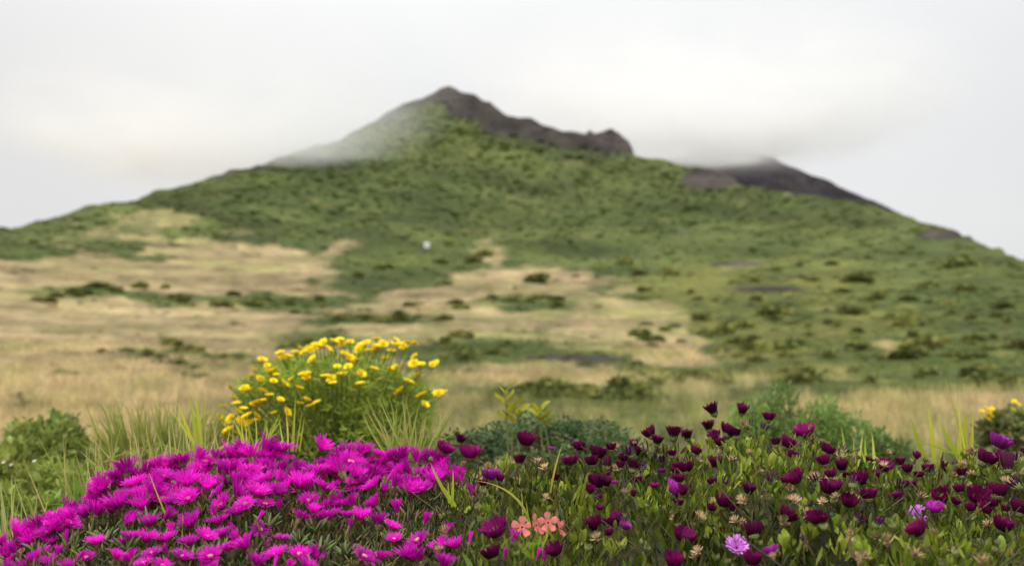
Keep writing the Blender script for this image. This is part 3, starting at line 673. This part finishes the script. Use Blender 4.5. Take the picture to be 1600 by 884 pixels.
o = link('foliage', B.mesh('foliage', M_succ, True), None, ice); o.location = -ice.location; tag(o, kind='stuff')
# a few larger grey green leaf rosettes of the ice plant, leaf by leaf
B = Batch(); B.scatter(TS, np.zeros((1, 3)), np.eye(3)[None], np.array([1.]), np.array([[.14, .18, .06]])); ME_SUCL = B.mesh('leaf', M_succ, True)
for px, py in [(165, 850), (198, 862), (465, 857), (490, 834), (634, 778), (340, 872), (60, 866), (110, 850), (230, 822), (540, 872), (300, 880), (612, 855), (500, 868), (420, 828)]:
    P = on_bank(px, py, .012)
    for k in range(9):
        a_ = k * 2.4; put('leaf', ME_SUCL, ice, P, (math.cos(a_) * .75, math.sin(a_) * .75 - .2, .55 + .08 * k), random.uniform(.024, .034))
for k in range(60):
    px = random.uniform(60, 700); py = random.uniform(np.interp(px, BOTX, BOTY), 884); P = on_bank(px, py, .02)
    put('bud', ME_ICALYX, ice, P, (random.gauss(0, .3), random.gauss(-.1, .3), 1), random.uniform(.025, .04))

# ---- purple daisies
PUR = [(692, 696, 28, 'wide'), (717, 685, 21, 'flare'), (733, 703, 33, 'wide'), (820, 684, 30, 'cup2'), (811, 718, 23, 'flare'), (779, 821, 40, 'wide'), (771, 861, 30, 'cup2'), (673, 708, 18, 'wilt'), (767, 740, 30, 'bright'), (781, 744, 14, 'cup'), (741, 749, 12, 'wilt'), (755, 752, 14, 'cup'),
       (890, 690, 18, 'wilt'), (906, 695, 19, 'cup'), (893, 718, 26, 'cup2'), (932, 706, 27, 'cup'), (861, 697, 10, 'bright'), (948, 724, 12, 'closed'), (970, 725, 18, 'flare'), (988, 727, 24, 'flare'), (983, 703, 24, 'wilt'), (978, 712, 18, 'cup'), (1019, 673, 22, 'cup'), (1025, 687, 22, 'flare'), (1052, 676, 28, 'flare'), (1075, 678, 21, 'flare'), (1033, 712, 26, 'wilt'), (1035, 732, 13, 'bright'), (1050, 731, 13, 'cup'), (1057, 724, 13, 'cup'), (1072, 728, 25, 'cup2'), (933, 751, 29, 'cup'), (961, 750, 11, 'bright'), (1048, 760, 36, 'bright'), (932, 816, 28, 'cup'), (959, 809, 33, 'wide'), (974, 818, 20, 'bright'), (975, 808, 18, 'wilt'), (952, 829, 15, 'cup'), (871, 855, 27, 'cup2'), (1066, 832, 34, 'wide'), (1050, 873, 29, 'cup'),
       (1117, 638, 26, 'flare'), (1159, 638, 22, 'flare'), (1176, 642, 9, 'wilt'), (1201, 648, 20, 'cup2'), (1108, 664, 22, 'flare'), (1135, 669, 28, 'wide'), (1172, 660, 16, 'wilt'), (1259, 669, 30, 'wide'), (1227, 689, 24, 'cup'), (1288, 698, 24, 'cup2'), (1289, 717, 22, 'cup'), (1084, 701, 18, 'cup'), (1118, 722, 25, 'flare'), (1131, 747, 17, 'wilt'), (1203, 743, 20, 'wilt'), (1227, 748, 14, 'cup'), (1246, 743, 28, 'cup2'), (1277, 745, 22, 'wilt'), (1291, 760, 28, 'cup'), (1298, 738, 18, 'cup'), (1168, 764, 25, 'flare'), (1130, 782, 26, 'cup'), (1224, 800, 31, 'cup2'), (1277, 806, 26, 'cup'), (1256, 838, 14, 'wilt'), (1179, 827, 30, 'cup'), (1151, 841, 34, 'lilac'), (1208, 857, 25, 'bright'), (1174, 872, 28, 'cup'),
       (1316, 726, 24, 'flare'), (1332, 750, 22, 'wilt'), (1346, 746, 27, 'cup'), (1357, 770, 27, 'cup2'), (1321, 779, 27, 'cup'), (1381, 723, 25, 'wide'), (1407, 720, 20, 'flare'), (1432, 708, 13, 'cup'), (1404, 754, 20, 'wilt'), (1436, 739, 15, 'cup'), (1368, 812, 22, 'wilt'), (1372, 808, 12, 'bright'), (1286, 806, 18, 'cup'), (1335, 803, 20, 'wilt'), (1433, 793, 30, 'lilac'), (1438, 824, 32, 'cup2'), (1474, 771, 27, 'cup'), (1462, 790, 27, 'bright'), (1556, 687, 36, 'bright'), (1535, 712, 32, 'cup2'), (1575, 726, 18, 'closed'), (1590, 751, 24, 'wilt'), (1583, 688, 11, 'cup'), (1526, 771, 33, 'cup2'), (1559, 766, 29, 'cup'), (1517, 790, 18, 'cup'), (1541, 793, 25, 'flare'), (1592, 792, 29, 'cup'), (1563, 817, 32, 'cup2'), (1496, 720, 12, 'wilt'), (1430, 740, 14, 'wilt'), (1585, 712, 20, 'wilt')]
k = 0
while k < 52:
    q0 = random.choice([q for q in PUR if q[0] > 870]); px = q0[0] + random.gauss(0, 20); py = q0[1] + random.gauss(2, 12)
    if px < 1598 and py < 800 and py > np.interp(px, CRX, CRY) - 34 and all((px - q[0]) ** 2 + (py - q[1]) ** 2 > 13 ** 2 for q in PUR): PUR.append((px, py, random.uniform(12, 22), random.choice(['wilt', 'flare', 'cup', 'cup2', 'flare', 'wide', 'wilt']))); k += 1
bush_x = [(0, 872, 'low purple daisy bush beside the magenta flowers and coral blossoms'), (872, 1062, 'low purple daisy bush with long bare stems before the blue green bush'), (1062, 1308, 'tallest purple daisy bush, a mound with bright lime green leaves'), (1308, 2000, 'purple daisy bush below the bright grass blades at the right')]
bushes = []
for a_, b_, lab in bush_x:
    P = on_bank(max(a_, 700) * .5 + min(b_, 1640) * .5, 770, 0.0)
    e = empty('daisy_bush', (P[0], P[1], P[2] - .02)); tag(e, lab, 'flowering bush', 'purple daisy bushes on the bank'); bushes.append((a_, b_, e))
def bush_of(px):
    for a_, b_, e in bushes:
        if a_ <= px < b_: return e
    return bushes[-1][2]
def crest_py(px): return float(np.interp(px, CRX, CRY))
for px, py, wpx, kind in PUR:
    h = random.uniform(.035, .06); P = on_bank(px, py + 4, h); e = bush_of(px); size = wpx * P[1] / FPX * {'flare': .80, 'lilac': .95, 'wilt': 1.0, 'closed': 1.35}.get(kind, .93)
    hh = max(P[2] - float(bank_z(P[0], P[1])), .03)
    dv = np.array([random.gauss(.0, .3), random.gauss(-.06, .22), 1.0])
    if kind == 'lilac': dv = np.array([random.gauss(0, .2), -.9, 1.0])
    if kind == 'wilt': dv = np.array([random.gauss(0, .7), random.gauss(0, .5), .8])
    if (px, py) == (1117, 638): dv = np.array([-.45, 0, 1.])
    o = put('flower', CUP[kind], e, P - np.array([0, 0, size * .3]), dv, size)
    c_ = link('calyx', ME_DCALYX, None, o)
    stem_for(o, e, P - np.array([0, 0, size * .3]), dv, size, hh + .01, (.075, .075, .032) if random.random() < .6 else (.10, .13, .04))
# buds and dry seed heads between the flowers
k = 0
while k < 250:
    px = random.uniform(660, 1600); yt = crest_py(px) - 34; py = yt + (884 - yt) * random.random() ** 1.25
    dens = 1.0 if px > 1000 else .55
    if random.random() > dens: continue
    h = random.uniform(.02, .05); P = on_bank(px, py, h); e = bush_of(px)
    dv = np.array([random.gauss(0, .35), random.gauss(-.15, .3), 1.0])
    if random.random() < .62:
        size = random.uniform(.009, .014); o = put('bud', ME_BUD, e, P, dv, size)
    else:
        size = random.uniform(.013, .022); o = put('seed_head', ME_SEED, e, P, dv, size)
    if py < yt + 90: stem_for(o, e, P, dv, size, max(P[2] - float(bank_z(P[0], P[1])), .02), (.11, .10, .05), .0012)
    k += 1
# leaves
LT = strip([.05, .10, .17, .19, .12, .01], [0, .02, .05, .06, .03, -.03], [0, .2, .45, .7, .9, 1], None, .35)
LTn = strip([.04, .07, .10, .08, .01], [0, .02, .05, .04, -.02], [0, .25, .55, .8, 1], None, .3)
ME_LEAF = []
for cl in [(.30, .38, .045), (.24, .33, .04), (.36, .42, .055), (.19, .27, .04)]:
    B = Batch(); B.scatter(LT, np.zeros((1, 3)), np.eye(3)[None], np.array([1.]), np.array([cl])); ME_LEAF.append(B.mesh('leaf', M_leafr, True))
ROS = [(785, 727), (795, 735), (870, 770), (1145, 700), (1160, 706), (1175, 700), (1190, 716), (1140, 715), (1205, 728), (1225, 735), (1090, 700), (1250, 800), (1262, 842), (1238, 862), (1225, 866), (1300, 830), (1330, 836), (1385, 775), (1400, 830), (1415, 846), (1420, 865), (1510, 838), (1500, 842), (1490, 745), (1475, 735), (1530, 735), (1550, 740), (1500, 860), (1460, 870), (1350, 870), (1310, 868), (1090, 800), (1110, 800), (1100, 825), (1120, 840), (1010, 790), (1020, 806), (990, 770), (860, 765), (900, 770), (845, 760), (925, 780), (820, 870), (808, 878), (835, 868), (1000, 745), (1165, 735), (1210, 770), (1585, 850), (1570, 870), (1540, 860), (1590, 735), (1395, 745), (1370, 755), (1370, 850), (1060, 800), (1130, 760), (905, 850), (960, 865), (1270, 780), (1240, 720), (1110, 700), (760, 800), (900, 740)]
for px, py in ROS:
    P = on_bank(px, py + 8, .012); e = bush_of(px); me = random.choice(ME_LEAF if px < 1100 or px > 1300 else ME_LEAF[:3])
    for k in range(random.randint(6, 9)):
        a_ = k * 2.4 + random.random(); t = random.uniform(.25, .8)
        put('leaf', me, e, P + np.array([random.gauss(0, .004), random.gauss(0, .004), random.uniform(0, .01)]), (math.cos(a_) * math.sin(t), math.sin(a_) * math.sin(t) - .1, math.cos(t)), random.uniform(.018, .029), math.pi + random.gauss(0, .6))
for a_, b_, e in bushes:
    xa = at(max(a_, 560), 780, 1.7)[0]; xb = at(min(b_, 1720), 780, 1.7)[0]
    n = int(19000 * (xb - xa)); x = xa - .05 + (xb - xa + .1) * rng.random(n); y = 1.05 + 1.05 * rng.random(n)
    keep = (y < 2.05) & ((side_mix(x, y) > .45) if a_ < 700 else (x > -9)); x, y = x[keep], y[keep]; m = len(x)
    tone = fbm(x * 8 + 13, y * 8 + 3, 3); z = bank_z(x, y) - .022 + rng.random(m) ** 1.6 * .056
    dv = np.stack([rng.normal(size=m) * .55, rng.normal(size=m) * .5 - .15, .8 + rng.random(m)], 1)
    pal = np.array([[.16, .215, .022], [.25, .31, .028], [.08, .115, .018], [.34, .39, .04], [.23, .18, .055]]); pk = rng.choice(5, m, p=[.32, .26, .22, .12, .08])
    col = pal[pk] * (.1 + 1.35 * tone ** 1.2)[:, None] * .95 * (1 + .2 * (rng.random((m, 3)) - .5))  # wide patchy tone puts deep shade between leaves into their colour
    B = Batch(); q = rng.random(m) < .18; pp = np.stack([x, y, z], 1); rr = basis(dv, rng.random(m) * 6.28); ss = .011 + .015 * rng.random(m)
    B.scatter(LT, pp[q], rr[q], ss[q] * .9, col[q]); B.scatter(LTn, pp[~q], rr[~q], ss[~q] * 1.1, col[~q])
    # thin old stalks in the tangle
    for k in range(int(520 * (xb - xa))):
        sx, sy = random.uniform(xa, xb), random.uniform(1.2, 1.98)
        if a_ < 700 and side_mix(np.array([sx]), np.array([sy]))[0] < .5: continue
        s0 = np.array([sx, sy, float(bank_z(sx, sy))]); dd = np.array([random.gauss(0, .5), random.gauss(0, .3), 1.0]); l = random.uniform(.03, .065)
        B.add(*tube([s0, s0 + dd * l * .5, s0 + dd * l + np.array([random.gauss(0, .006), 0, 0])], [.0013, .0011, .0009], 4, jit((.13, .11, .055), 1, .4)[0]))
    o = link('foliage', B.mesh('foliage', M_leaf, True), None, e); o.location = -e.location; tag(o, kind='stuff')

# ---- coral geranium
ger = empty('geranium', on_bank(842, 850, 0)); tag(ger, 'coral pink geranium blossoms in the green leaves beside the purple daisies', 'flower')
B = Batch(); B.scatter(strip([.10, .24, .36, .34, .16], [0, .02, .03, .0, -.06], [.0, .3, .62, .88, 1.0], [1.1, .8, 1.05, 1.15, 1.2], .2), np.zeros((1, 3)), np.eye(3)[None], np.array([1.]), np.array([[.80, .24, .23]])); ME_GP = B.mesh('petal', M_coral, True)
B = Batch(); B.add(*lathe([(0, .0), (.10, .02), (.08, .12), (0, .16)], 6, np.array([.32, .02, .02]))); ME_GC = B.mesh('flower_centre', M_coral)
for px, py, fx, fy in [(816, 823, -.1, -1.0), (856, 816, .35, -.9), (874, 825, 1.0, -.3), (837, 820, .8, -.5)]:
    P = on_bank(px, py, .045); nrm = np.array([fx, fy, .35]); size = (17 if px != 835 else 10) * P[1] / FPX
    o = put('flower', ME_GC, ger, P, nrm, size, 0.)
    for k in range(5):
        a_ = 2 * math.pi * k / 5 + .3; p = link('petal', ME_GP, None, o)
        dl = Vector((math.cos(a_), math.sin(a_), .25)).normalized(); nn = Vector((0, 0, 1)); xx = dl.cross(nn).normalized(); yy = -xx.cross(dl)
        p.matrix_local = Matrix(((xx.x, yy.x, dl.x, dl.x * .1), (xx.y, yy.y, dl.y, dl.y * .1), (xx.z, yy.z, dl.z, .05), (0, 0, 0, 1))) @ Matrix.Scale(.85 * random.uniform(.85, 1.1), 4)
    stem_for(o, ger, P, nrm, size, .05, (.14, .16, .05))

# ------------------------------------------------------------------ grass tufts on and behind the bank
def blade(base, tip, sag, w, col, side=None, n=9):
    base = np.array(base, float); tip = np.array(tip, float); mid = (base + tip) / 2 + np.array(sag)
    P = [(1 - t) ** 2 * base + 2 * t * (1 - t) * mid + t * t * tip for t in np.linspace(0, 1, n)]
    V = []; F = []; C = []
    for i in range(n):
        t = i / (n - 1); T = P[min(i + 1, n - 1)] - P[max(i - 1, 0)]
        sd_ = np.cross(T, np.array([.25, 1, .15])); sd_ /= np.linalg.norm(sd_) + 1e-9; up_ = np.cross(sd_, T); up_ /= np.linalg.norm(up_) + 1e-9
        ww = w * (.7 + .3 * math.sin(math.pi * min(t * 1.3, 1))) * (1 - t ** 3) + 1e-5
        V += [P[i] - sd_ * ww, P[i] + up_ * ww * .35, P[i] + sd_ * ww]; C += [np.array(col) * (1 + .25 * (t - .5))] * 3
    for i in range(n - 1):
        q = 3 * i
        for kk in (0, 1): F += [(q + kk, q + kk + 1, q + kk + 4), (q + kk, q + kk + 4, q + kk + 3)]
    return V, F, np.array(C)
GREENS = [(.46, .52, .045), (.54, .56, .06), (.36, .44, .04), (.56, .52, .10)]
def tuft_thing(label, Y, blades, split, group='grass tufts around the flowers', colset=GREENS):
    """blades: (base px, base py, tip px, tip py, bend px, width px)"""
    b0 = blades[0]; e = empty('grass_tuft', at(b0[0], b0[1], Y)); tag(e, label, 'grass', group)
    B = Batch()
    for bx, by, tx, ty, bend, w in blades:
        yb = Y + random.uniform(-.04, .04); yt = yb + random.uniform(-.06, .06); p0 = at(bx, by, yb); p1 = at(tx, ty, yt); s = yb / FPX
        G = blade(p0, p1, (bend * s * .7, random.uniform(-.01, .01), abs(bend) * s * .7 + .0), w * s * .5, jit(random.choice(colset), 1, .2)[0])
        if split:
            Bb = Batch(); Bb.add(*G); o = link('blade', Bb.mesh('blade', M_grass, True), None, e); o.location = -e.location
        else: B.add(*G)
    if not split:
        o = link('blades', B.mesh('blades', M_grass, True), None, e); o.location = -e.location; tag(o, kind='stuff')
    return e
def fan(x0, x1, yb, yt0, yt1, n, w0, w1, spread, bend):
    r = []
    for k in range(n):
        bx = random.uniform(x0, x1); f = (bx - (x0 + x1) / 2) / max((x1 - x0) / 2, 1)
        r.append((bx, yb + random.uniform(-4, 6), bx + f * spread + random.gauss(0, spread * .5), random.uniform(yt0, yt1), random.gauss(0, bend), random.uniform(w0, w1)))
    return r
tuft_thing('tall broad bright green blades standing behind the magenta flowers', 2.08, [(308, 715, 296, 616, 3, 7), (316, 715, 304, 612, 5, 8), (312, 712, 276, 624, -6, 5), (320, 716, 268, 640, -10, 5), (318, 715, 300, 640, 2, 8), (322, 715, 360, 690, 10, 5), (306, 716, 240, 690, -8, 4)], True)
tuft_thing('thick sheaf of thin yellow green grass behind the middle of the bank', 2.0, fan(600, 676, 712, 606, 672, 40, 1.8, 3.0, 40, 12), False, colset=[(.26, .32, .05), (.34, .38, .07), (.42, .42, .12)])
tuft_thing('few upright thin blades before the yellow flowering shrub', 2.02, [(450, 705, 446, 636, 2, 3), (455, 705, 462, 612, 3, 4), (462, 706, 472, 642, 2, 3), (468, 706, 476, 650, 1, 3), (446, 706, 436, 652, -3, 2.5), (458, 706, 462, 640, 0, 4)], True)
tuft_thing('thin grass leaning left beside the lowest yellow blossoms', 2.02, fan(376, 420, 706, 635, 680, 18, 2, 3.2, 30, 10), False)
tuft_thing('bright lime blades upright right of the tallest daisy bush', 2.05, [(1328, 742, 1314, 662, 0, 6), (1338, 742, 1334, 684, -2, 5), (1336, 742, 1348, 676, 2, 5), (1358, 744, 1352, 680, -3, 4), (1366, 744, 1362, 674, 2, 5), (1362, 746, 1346, 702, -2, 4), (1320, 742, 1310, 690, -4, 4)], True)
tuft_thing('tall lime blades beside the bright purple daisy at the edge', 2.05, [(1448, 722, 1424, 652, -6, 7), (1460, 722, 1450, 636, -1, 8), (1504, 722, 1470, 658, -14, 8), (1510, 722, 1506, 640, 2, 9), (1504, 724, 1500, 600, -3, 3), (1510, 722, 1492, 618, 2, 3), (1498, 722, 1499, 670, 0, 6), (1470, 722, 1470, 680, 0, 4), (1516, 722, 1520, 645, 2, 5), (1500, 712, 1430, 688, -6, 3), (1508, 705, 1476, 590, -2, 2.2)], True)
tuft_thing('arching blade crossing in front of the lower magenta flowers', 1.5, [(305, 905, 228, 808, -26, 8), (308, 905, 232, 735, -14, 5), (270, 905, 262, 830, 4, 4), (284, 905, 286, 800, -4, 3)], True)
tuft_thing('green blades rising between magenta flowers and purple daisies', 1.62, [(708, 790, 672, 722, -8, 6), (706, 792, 708, 735, 2, 5), (716, 796, 694, 760, -6, 5), (702, 792, 700, 750, 0, 4), (726, 800, 735, 790, 6, 6)], True)
tuft_thing('arching pale blades beside the coral blossoms', 1.6, [(830, 822, 740, 750, 40, 4), (824, 850, 815, 765, -4, 5), (832, 850, 822, 780, -2, 4), (860, 770, 880, 690, -6, 3)], True)
dry = [(.52, .48, .20), (.40, .43, .11), (.34, .40, .08)]
tuft_thing('sparse long arching grass stems left of the magenta flowers', 1.95, [(110, 880, 98, 668, -6, 3), (122, 870, 142, 682, 2, 3), (90, 850, 36, 716, -6, 3), (60, 880, 0, 752, -14, 3), (60, 860, 18, 735, 0, 2.5), (20, 850, 18, 736, 0, 2.5), (52, 850, 30, 762, 22, 4), (10, 850, 0, 775, 0, 3), (130, 800, 300, 694, -34, 3), (140, 732, 260, 690, -12, 2.5), (165, 770, 190, 660, 0, 2.5), (205, 760, 150, 690, -10, 3), (215, 750, 200, 670, -2, 2.5), (235, 735, 232, 690, 0, 3), (185, 760, 120, 700, -8, 3), (70, 850, 40, 800, 10, 4), (40, 880, 0, 800, 0, 5), (80, 860, 10, 810, -6, 3), (160, 790, 60, 790, -10, 2.5), (240, 740, 160, 720, -20, 3), (225, 745, 205, 655, -4, 2.5), (250, 735, 262, 690, 2, 3), (180, 780, 170, 715, 0, 3)] + fan(0, 60, 870, 740, 830, 26, 2.5, 5, 16, 8) + fan(110, 300, 790, 660, 750, 70, 2, 3.4, 30, 12) + fan(240, 420, 730, 640, 700, 40, 2, 3.2, 30, 12), False, colset=dry)
tuft_thing('blurred olive grass clump between the round bush and yellow shrub', 3.0, fan(170, 330, 730, 612, 690, 260, 2.5, 5, 34, 16), False, colset=[(.32, .35, .08), (.40, .39, .12), (.25, .29, .06)])
for px in (1090, 955, 870):
    pass

# ------------------------------------------------------------------ shrubs and weeds in the hollow behind the bank
def near_bush(name, label, cat, px, py_base, Y, wpx, hpx, n, leaf, col, seed, shape=None, group=None, stems=10, flat=.8, mat=None):
    P = at(px, py_base, Y); s = Y / FPX; e = empty(name, P); tag(e, label, cat, group)
    B = leaf_cloud(n, 1.0, leaf / (wpx * s * .5), col, seed, flat)
    if shape:
        B = Batch(); r = np.random.default_rng(seed); nc = 26; cc = np.stack([(r.random(nc) - .5) * 1.7, (r.random(nc) - .5) * .9, .25 + .6 * r.random(nc)], 1); cc[:, 2] *= 1 - .45 * np.abs(cc[:, 0])
        w = r.integers(0, nc, n); dv = r.normal(size=(n, 3)); dv /= np.linalg.norm(dv, axis=1, keepdims=True); PP = cc[w] + dv * (.26 * (.4 + .6 * r.random(n)))[:, None]; PP[:, 2] = np.abs(PP[:, 2])
        nd = dv + np.array([0, 0, .4]) + .8 * r.normal(size=(n, 3)); tone = (.6 + .75 * r.random(nc))[w]
        B.scatter(thin([.10, .2, .03], [0, .06, -.03], [0, .5, 1]), PP, basis(nd, r.random(n) * 6.28), leaf / (wpx * s * .5) * (.7 + .6 * r.random(n)), np.asarray(col)[None] * tone[:, None] * (1 + .15 * (r.random((n, 3)) - .5)))
    o = link('foliage', B.mesh('foliage', mat or M_leaf), None, e); o.scale = (wpx * s * .55, wpx * s * .5, hpx * s); tag(o, kind='stuff')
    B = Batch()
    for k in range(stems):
        a_ = random.random() * 6.28; tp = np.array([math.cos(a_) * .5 * wpx * s * .5, math.sin(a_) * .5 * wpx * s * .5, hpx * s * random.uniform(.5, .9)]); md = tp * .5 + np.array([0, 0, .1 * hpx * s])
        B.add(*tube([(0, 0, -.1), md, tp], [.004, .003, .0015], 5, (.12, .09, .06)))
    link('stems', B.mesh('stems', M_stem), None, e)['kind'] = 'stuff'
    return e
near_bush('bush', 'round green leafy bush alone before the tan field', 'bush', 75, 742, 3.9, 146, 92, 3800, .026, (.25, .31, .07), 71)
near_bush('bush', 'low blue green bush behind the purple daisies', 'bush', 850, 752, 3.1, 350, 102, 6500, .022, (.085, .14, .05), 72, shape='low')
near_bush('bush', 'feathery bright green bush behind the tallest daisy bush', 'bush', 1242, 742, 3.8, 180, 146, 7500, .016, (.19, .29, .07), 73, shape='low')
near_bush('bush', 'soft pale green bush low behind the lime blades', 'bush', 1356, 760, 3.9, 130, 92, 3200, .018, (.18, .27, .075), 74, shape='low')
near_bush('bush', 'dark green bush with yellow blossoms at the field edge', 'bush', 1575, 700, 4.8, 95, 58, 1800, .026, (.17, .19, .06), 75)
for k, (px, py, wp, hp, Y, cl) in enumerate([(20, 800, 150, 90, 2.9, (.13, .16, .055)), (110, 800, 150, 84, 2.8, (.115, .155, .05)), (180, 790, 130, 80, 2.75, (.14, .17, .06)), (60, 850, 160, 80, 2.5, (.11, .16, .045)), (150, 830, 120, 80, 2.5, (.12, .18, .05)), (240, 770, 130, 70, 2.9, (.14, .16, .06)), (340, 750, 150, 90, 3.2, (.13, .15, .055)), (-40, 830, 150, 90, 2.6, (.12, .16, .05))]):
    near_bush('weed', ['pale green weed with small white flowers below the round bush', 'leafy green weed clump under the long arching stems', 'yellowish weed clump behind the top of the magenta slope', 'bright green weed clump at the foot of the magenta slope', 'fresh green weed clump hugging the magenta slope edge', 'olive weed clump under the blurred grass', 'olive weed clump beside the lowest yellow blossoms', 'green weed clump at the edge of the bank'][k], 'weed', px, py, Y, wp, hp, 1100, .024, (cl[0] * 2.1, cl[1] * 1.95, cl[2] * 1.2), 90 + k, shape='low', group='weeds in the hollow', stems=6)
wf = [o for o in COL.objects if o.name.startswith('weed')][0]
B = Batch(); petal_ring(B, 6, .5, .16, arc(60, 85), (.6, .6, .5), (.75, .75, .68), .6, .1, 0, 3, 5); ME_WF = B.mesh('flower', M_yellow)
for px, py in [(6, 722), (18, 726), (54, 720), (4, 758)]:
    put('flower', ME_WF, wf, at(px, py, 2.8), (random.gauss(0, .3), -.7, 1), .011)
yb = [o for o in COL.objects if o.get('label', '').startswith('dark green bush with yellow')][0]

# yellow flowering shrub
YS = 3.25; ysh = empty('yellow_shrub', at(530, 760, YS)); tag(ysh, 'rounded feathery green shrub covered in yellow daisy flowers', 'flowering shrub')
B = Batch(); petal_ring(B, 13, .40, .10, arc(52, 74), (.93, .74, .008), (.95, .80, .012), .6, .12, 0, 3, 3); petal_ring(B, 11, .34, .09, arc(36, 58), (.92, .70, .008), (.95, .78, .01), .6, .12, .5, 3, 4); ME_YF = B.mesh('flower', M_yellow)
B = Batch(); B.add(*lathe([(.16, .02), (.15, .1), (.08, .14), (0, .15)], 8, np.array([.62, .30, .01]))); ME_YC = B.mesh('flower_centre', M_yellow)
yl = [(340, 200), (365, 225), (430, 165), (470, 180), (525, 145), (545, 160), (600, 130), (640, 115), (690, 110), (700, 140), (660, 140), (770, 110), (735, 120), (820, 130), (895, 100), (905, 135), (965, 115), (990, 100), (1030, 130), (970, 155), (1080, 115), (1085, 180), (1080, 215), (1110, 225), (1170, 218), (1185, 218), (1095, 270), (800, 195), (770, 185), (780, 205), (820, 265), (885, 240), (960, 245), (990, 235), (1050, 305), (1015, 350), (1120, 370), (1130, 415), (1200, 362), (1225, 358), (550, 270), (555, 285), (685, 310), (680, 290), (520, 335), (485, 290), (400, 250), (380, 260), (410, 270), (395, 300), (290, 280), (300, 245), (330, 295), (450, 315), (430, 390), (555, 390), (575, 420), (610, 405), (525, 410), (185, 330), (255, 335), (200, 380), (150, 420), (165, 500), (255, 530), (160, 560), (215, 555), (180, 540), (250, 435), (270, 470), (310, 465), (315, 490), (400, 455), (375, 370), (320, 410), (705, 230), (730, 270), (590, 195), (760, 230), (650, 280), (940, 195), (820, 315), (510, 170), (440, 185), (575, 150), (620, 130), (810, 150), (845, 120), (740, 170), (860, 155), (1000, 125), (930, 120), (500, 160), (720, 100), (890, 150), (1050, 115), (560, 135), (675, 155), (225, 450), (190, 480), (235, 500), (270, 350), (215, 410), (300, 420), (340, 350), (285, 505), (130, 470), (345, 395), (460, 450)]
heads = []
sY = YS / FPX; X0 = at(525, 600, YS)[0]; ZT = at(530, 562, YS)[2]
def shrub_top(ex, ey):
    return ZT - ((ex - X0) / (175 * sY)) ** 2 * 62 * sY - ((ey - YS) / (150 * sY)) ** 2 * 80 * sY + (fbm(ex * 11, ey * 11, 3) - .5) * .16
for cx, cy in yl:
    px, py = 300 + cx / 3.112, 500 + cy / 3.112
    dr = ray(px, py); ys = np.linspace(YS - .30, YS + .05, 120); xs = dr[0] / dr[1] * ys; zs = CAMZ + dr[2] / dr[1] * ys
    w = np.nonzero(shrub_top(xs, ys) + .02 >= zs)[0]; i = int(w[0]) if len(w) else random.randint(60, 119)
    P = np.array([xs[i], ys[i], zs[i]]); heads.append(P)
    o = put('flower', ME_YF, ysh, P, (random.gauss(0, .45), random.gauss(-.35, .4), 1), random.uniform(.030, .050))
    link('flower_centre', ME_YC, None, o)
B = Batch(); s = YS / FPX; n = 15000
th = rng.random(n) * 6.28; u = rng.random(n) ** .4; el = rng.random(n)
ex = (at(525, 600, YS)[0] + np.cos(th) * u * 150 * s); ey = YS + np.sin(th) * u * 105 * s
topz = shrub_top(ex, ey)
botz = at(530, 760, YS)[2]; ez = botz + (topz - botz) * (1 - (1 - el) ** 2.0 * .95)
nd = np.stack([np.cos(th) * .4 + rng.normal(size=n) * .9, np.sin(th) * .4 + rng.normal(size=n) * .9, .3 + rng.normal(size=n) * .7], 1)
tone = .45 + 1.2 * fbm(ex * 16, ez * 16 + ey * 8, 3)
B.scatter(thin([.05, .09, .02], [0, .06, -.02], [0, .5, 1]), np.stack([ex, ey, ez], 1), basis(nd, rng.random(n) * 6.28), .016 + .02 * rng.random(n), np.array([[.31, .39, .06]]) * tone[:, None] * (1 + .2 * (rng.random((n, 3)) - .5)))
o = link('foliage', B.mesh('foliage', M_leaf), None, ysh); o.location = -ysh.location; tag(o, kind='stuff')
B = Batch(); b0 = at(530, 765, YS)
for P in heads:
    f = b0 + (P - b0) * np.array([.35, .35, .3]); B.add(*tube([b0 + (P - b0) * .05, f, f * .45 + P * .55 + np.array([0, 0, .01]), P], [.004, .003, .002, .0014], 4, (.12, .17, .05)))
o = link('stems', B.mesh('stems', M_stem), None, ysh); o.location = -ysh.location; tag(o, kind='stuff')
for px, py in [(1540, 638), (1546, 645), (1536, 650), (1544, 655), (1550, 640), (1585, 628), (1590, 632), (1534, 643), (1548, 650), (1582, 640)]:
    o = put('flower', ME_YF, yb, at(px, py, 4.7), (random.gauss(0, .4), -.6, 1), .034); link('flower_centre', ME_YC, None, o)

# yellow green leafy sprigs before the blue green bush
spr = empty('leafy_sprig', at(795, 720, 2.75)); tag(spr, 'upright sprig of glossy yellow green leaves above the blue green bush', 'plant')
B = Batch(); B.scatter(LT, np.zeros((1, 3)), np.eye(3)[None], np.array([1.]), np.array([[.36, .36, .03]])); ME_SL = B.mesh('leaf', M_leafr, True)
B = Batch()
for bx, tx, ty, n in [(795, 789, 612, 13), (800, 800, 636, 6), (812, 808, 645, 5), (850, 842, 640, 7), (862, 848, 648, 6)]:
    p0 = at(bx, 720, 2.75); p1 = at(tx, ty, 2.75); B.add(*tube([p0 - np.array(spr.location), (p0 + p1) / 2 - np.array(spr.location), p1 - np.array(spr.location)], [.003, .002, .001], 5, (.15, .16, .05)))
    for k in range(n):
        t = 1 - .42 * k / n * (1 if n > 8 else .6); a_ = k * 2.4; put('leaf', ME_SL, spr, p0 + (p1 - p0) * t, (math.cos(a_) * .8, math.sin(a_) * .8, .6), random.uniform(.03, .045))
link('stem', B.mesh('stem', M_stem), None, spr)
print('tris', sum(len(o.data.polygons) for o in COL.objects if o.type == 'MESH'), 'objs', len(COL.objects))
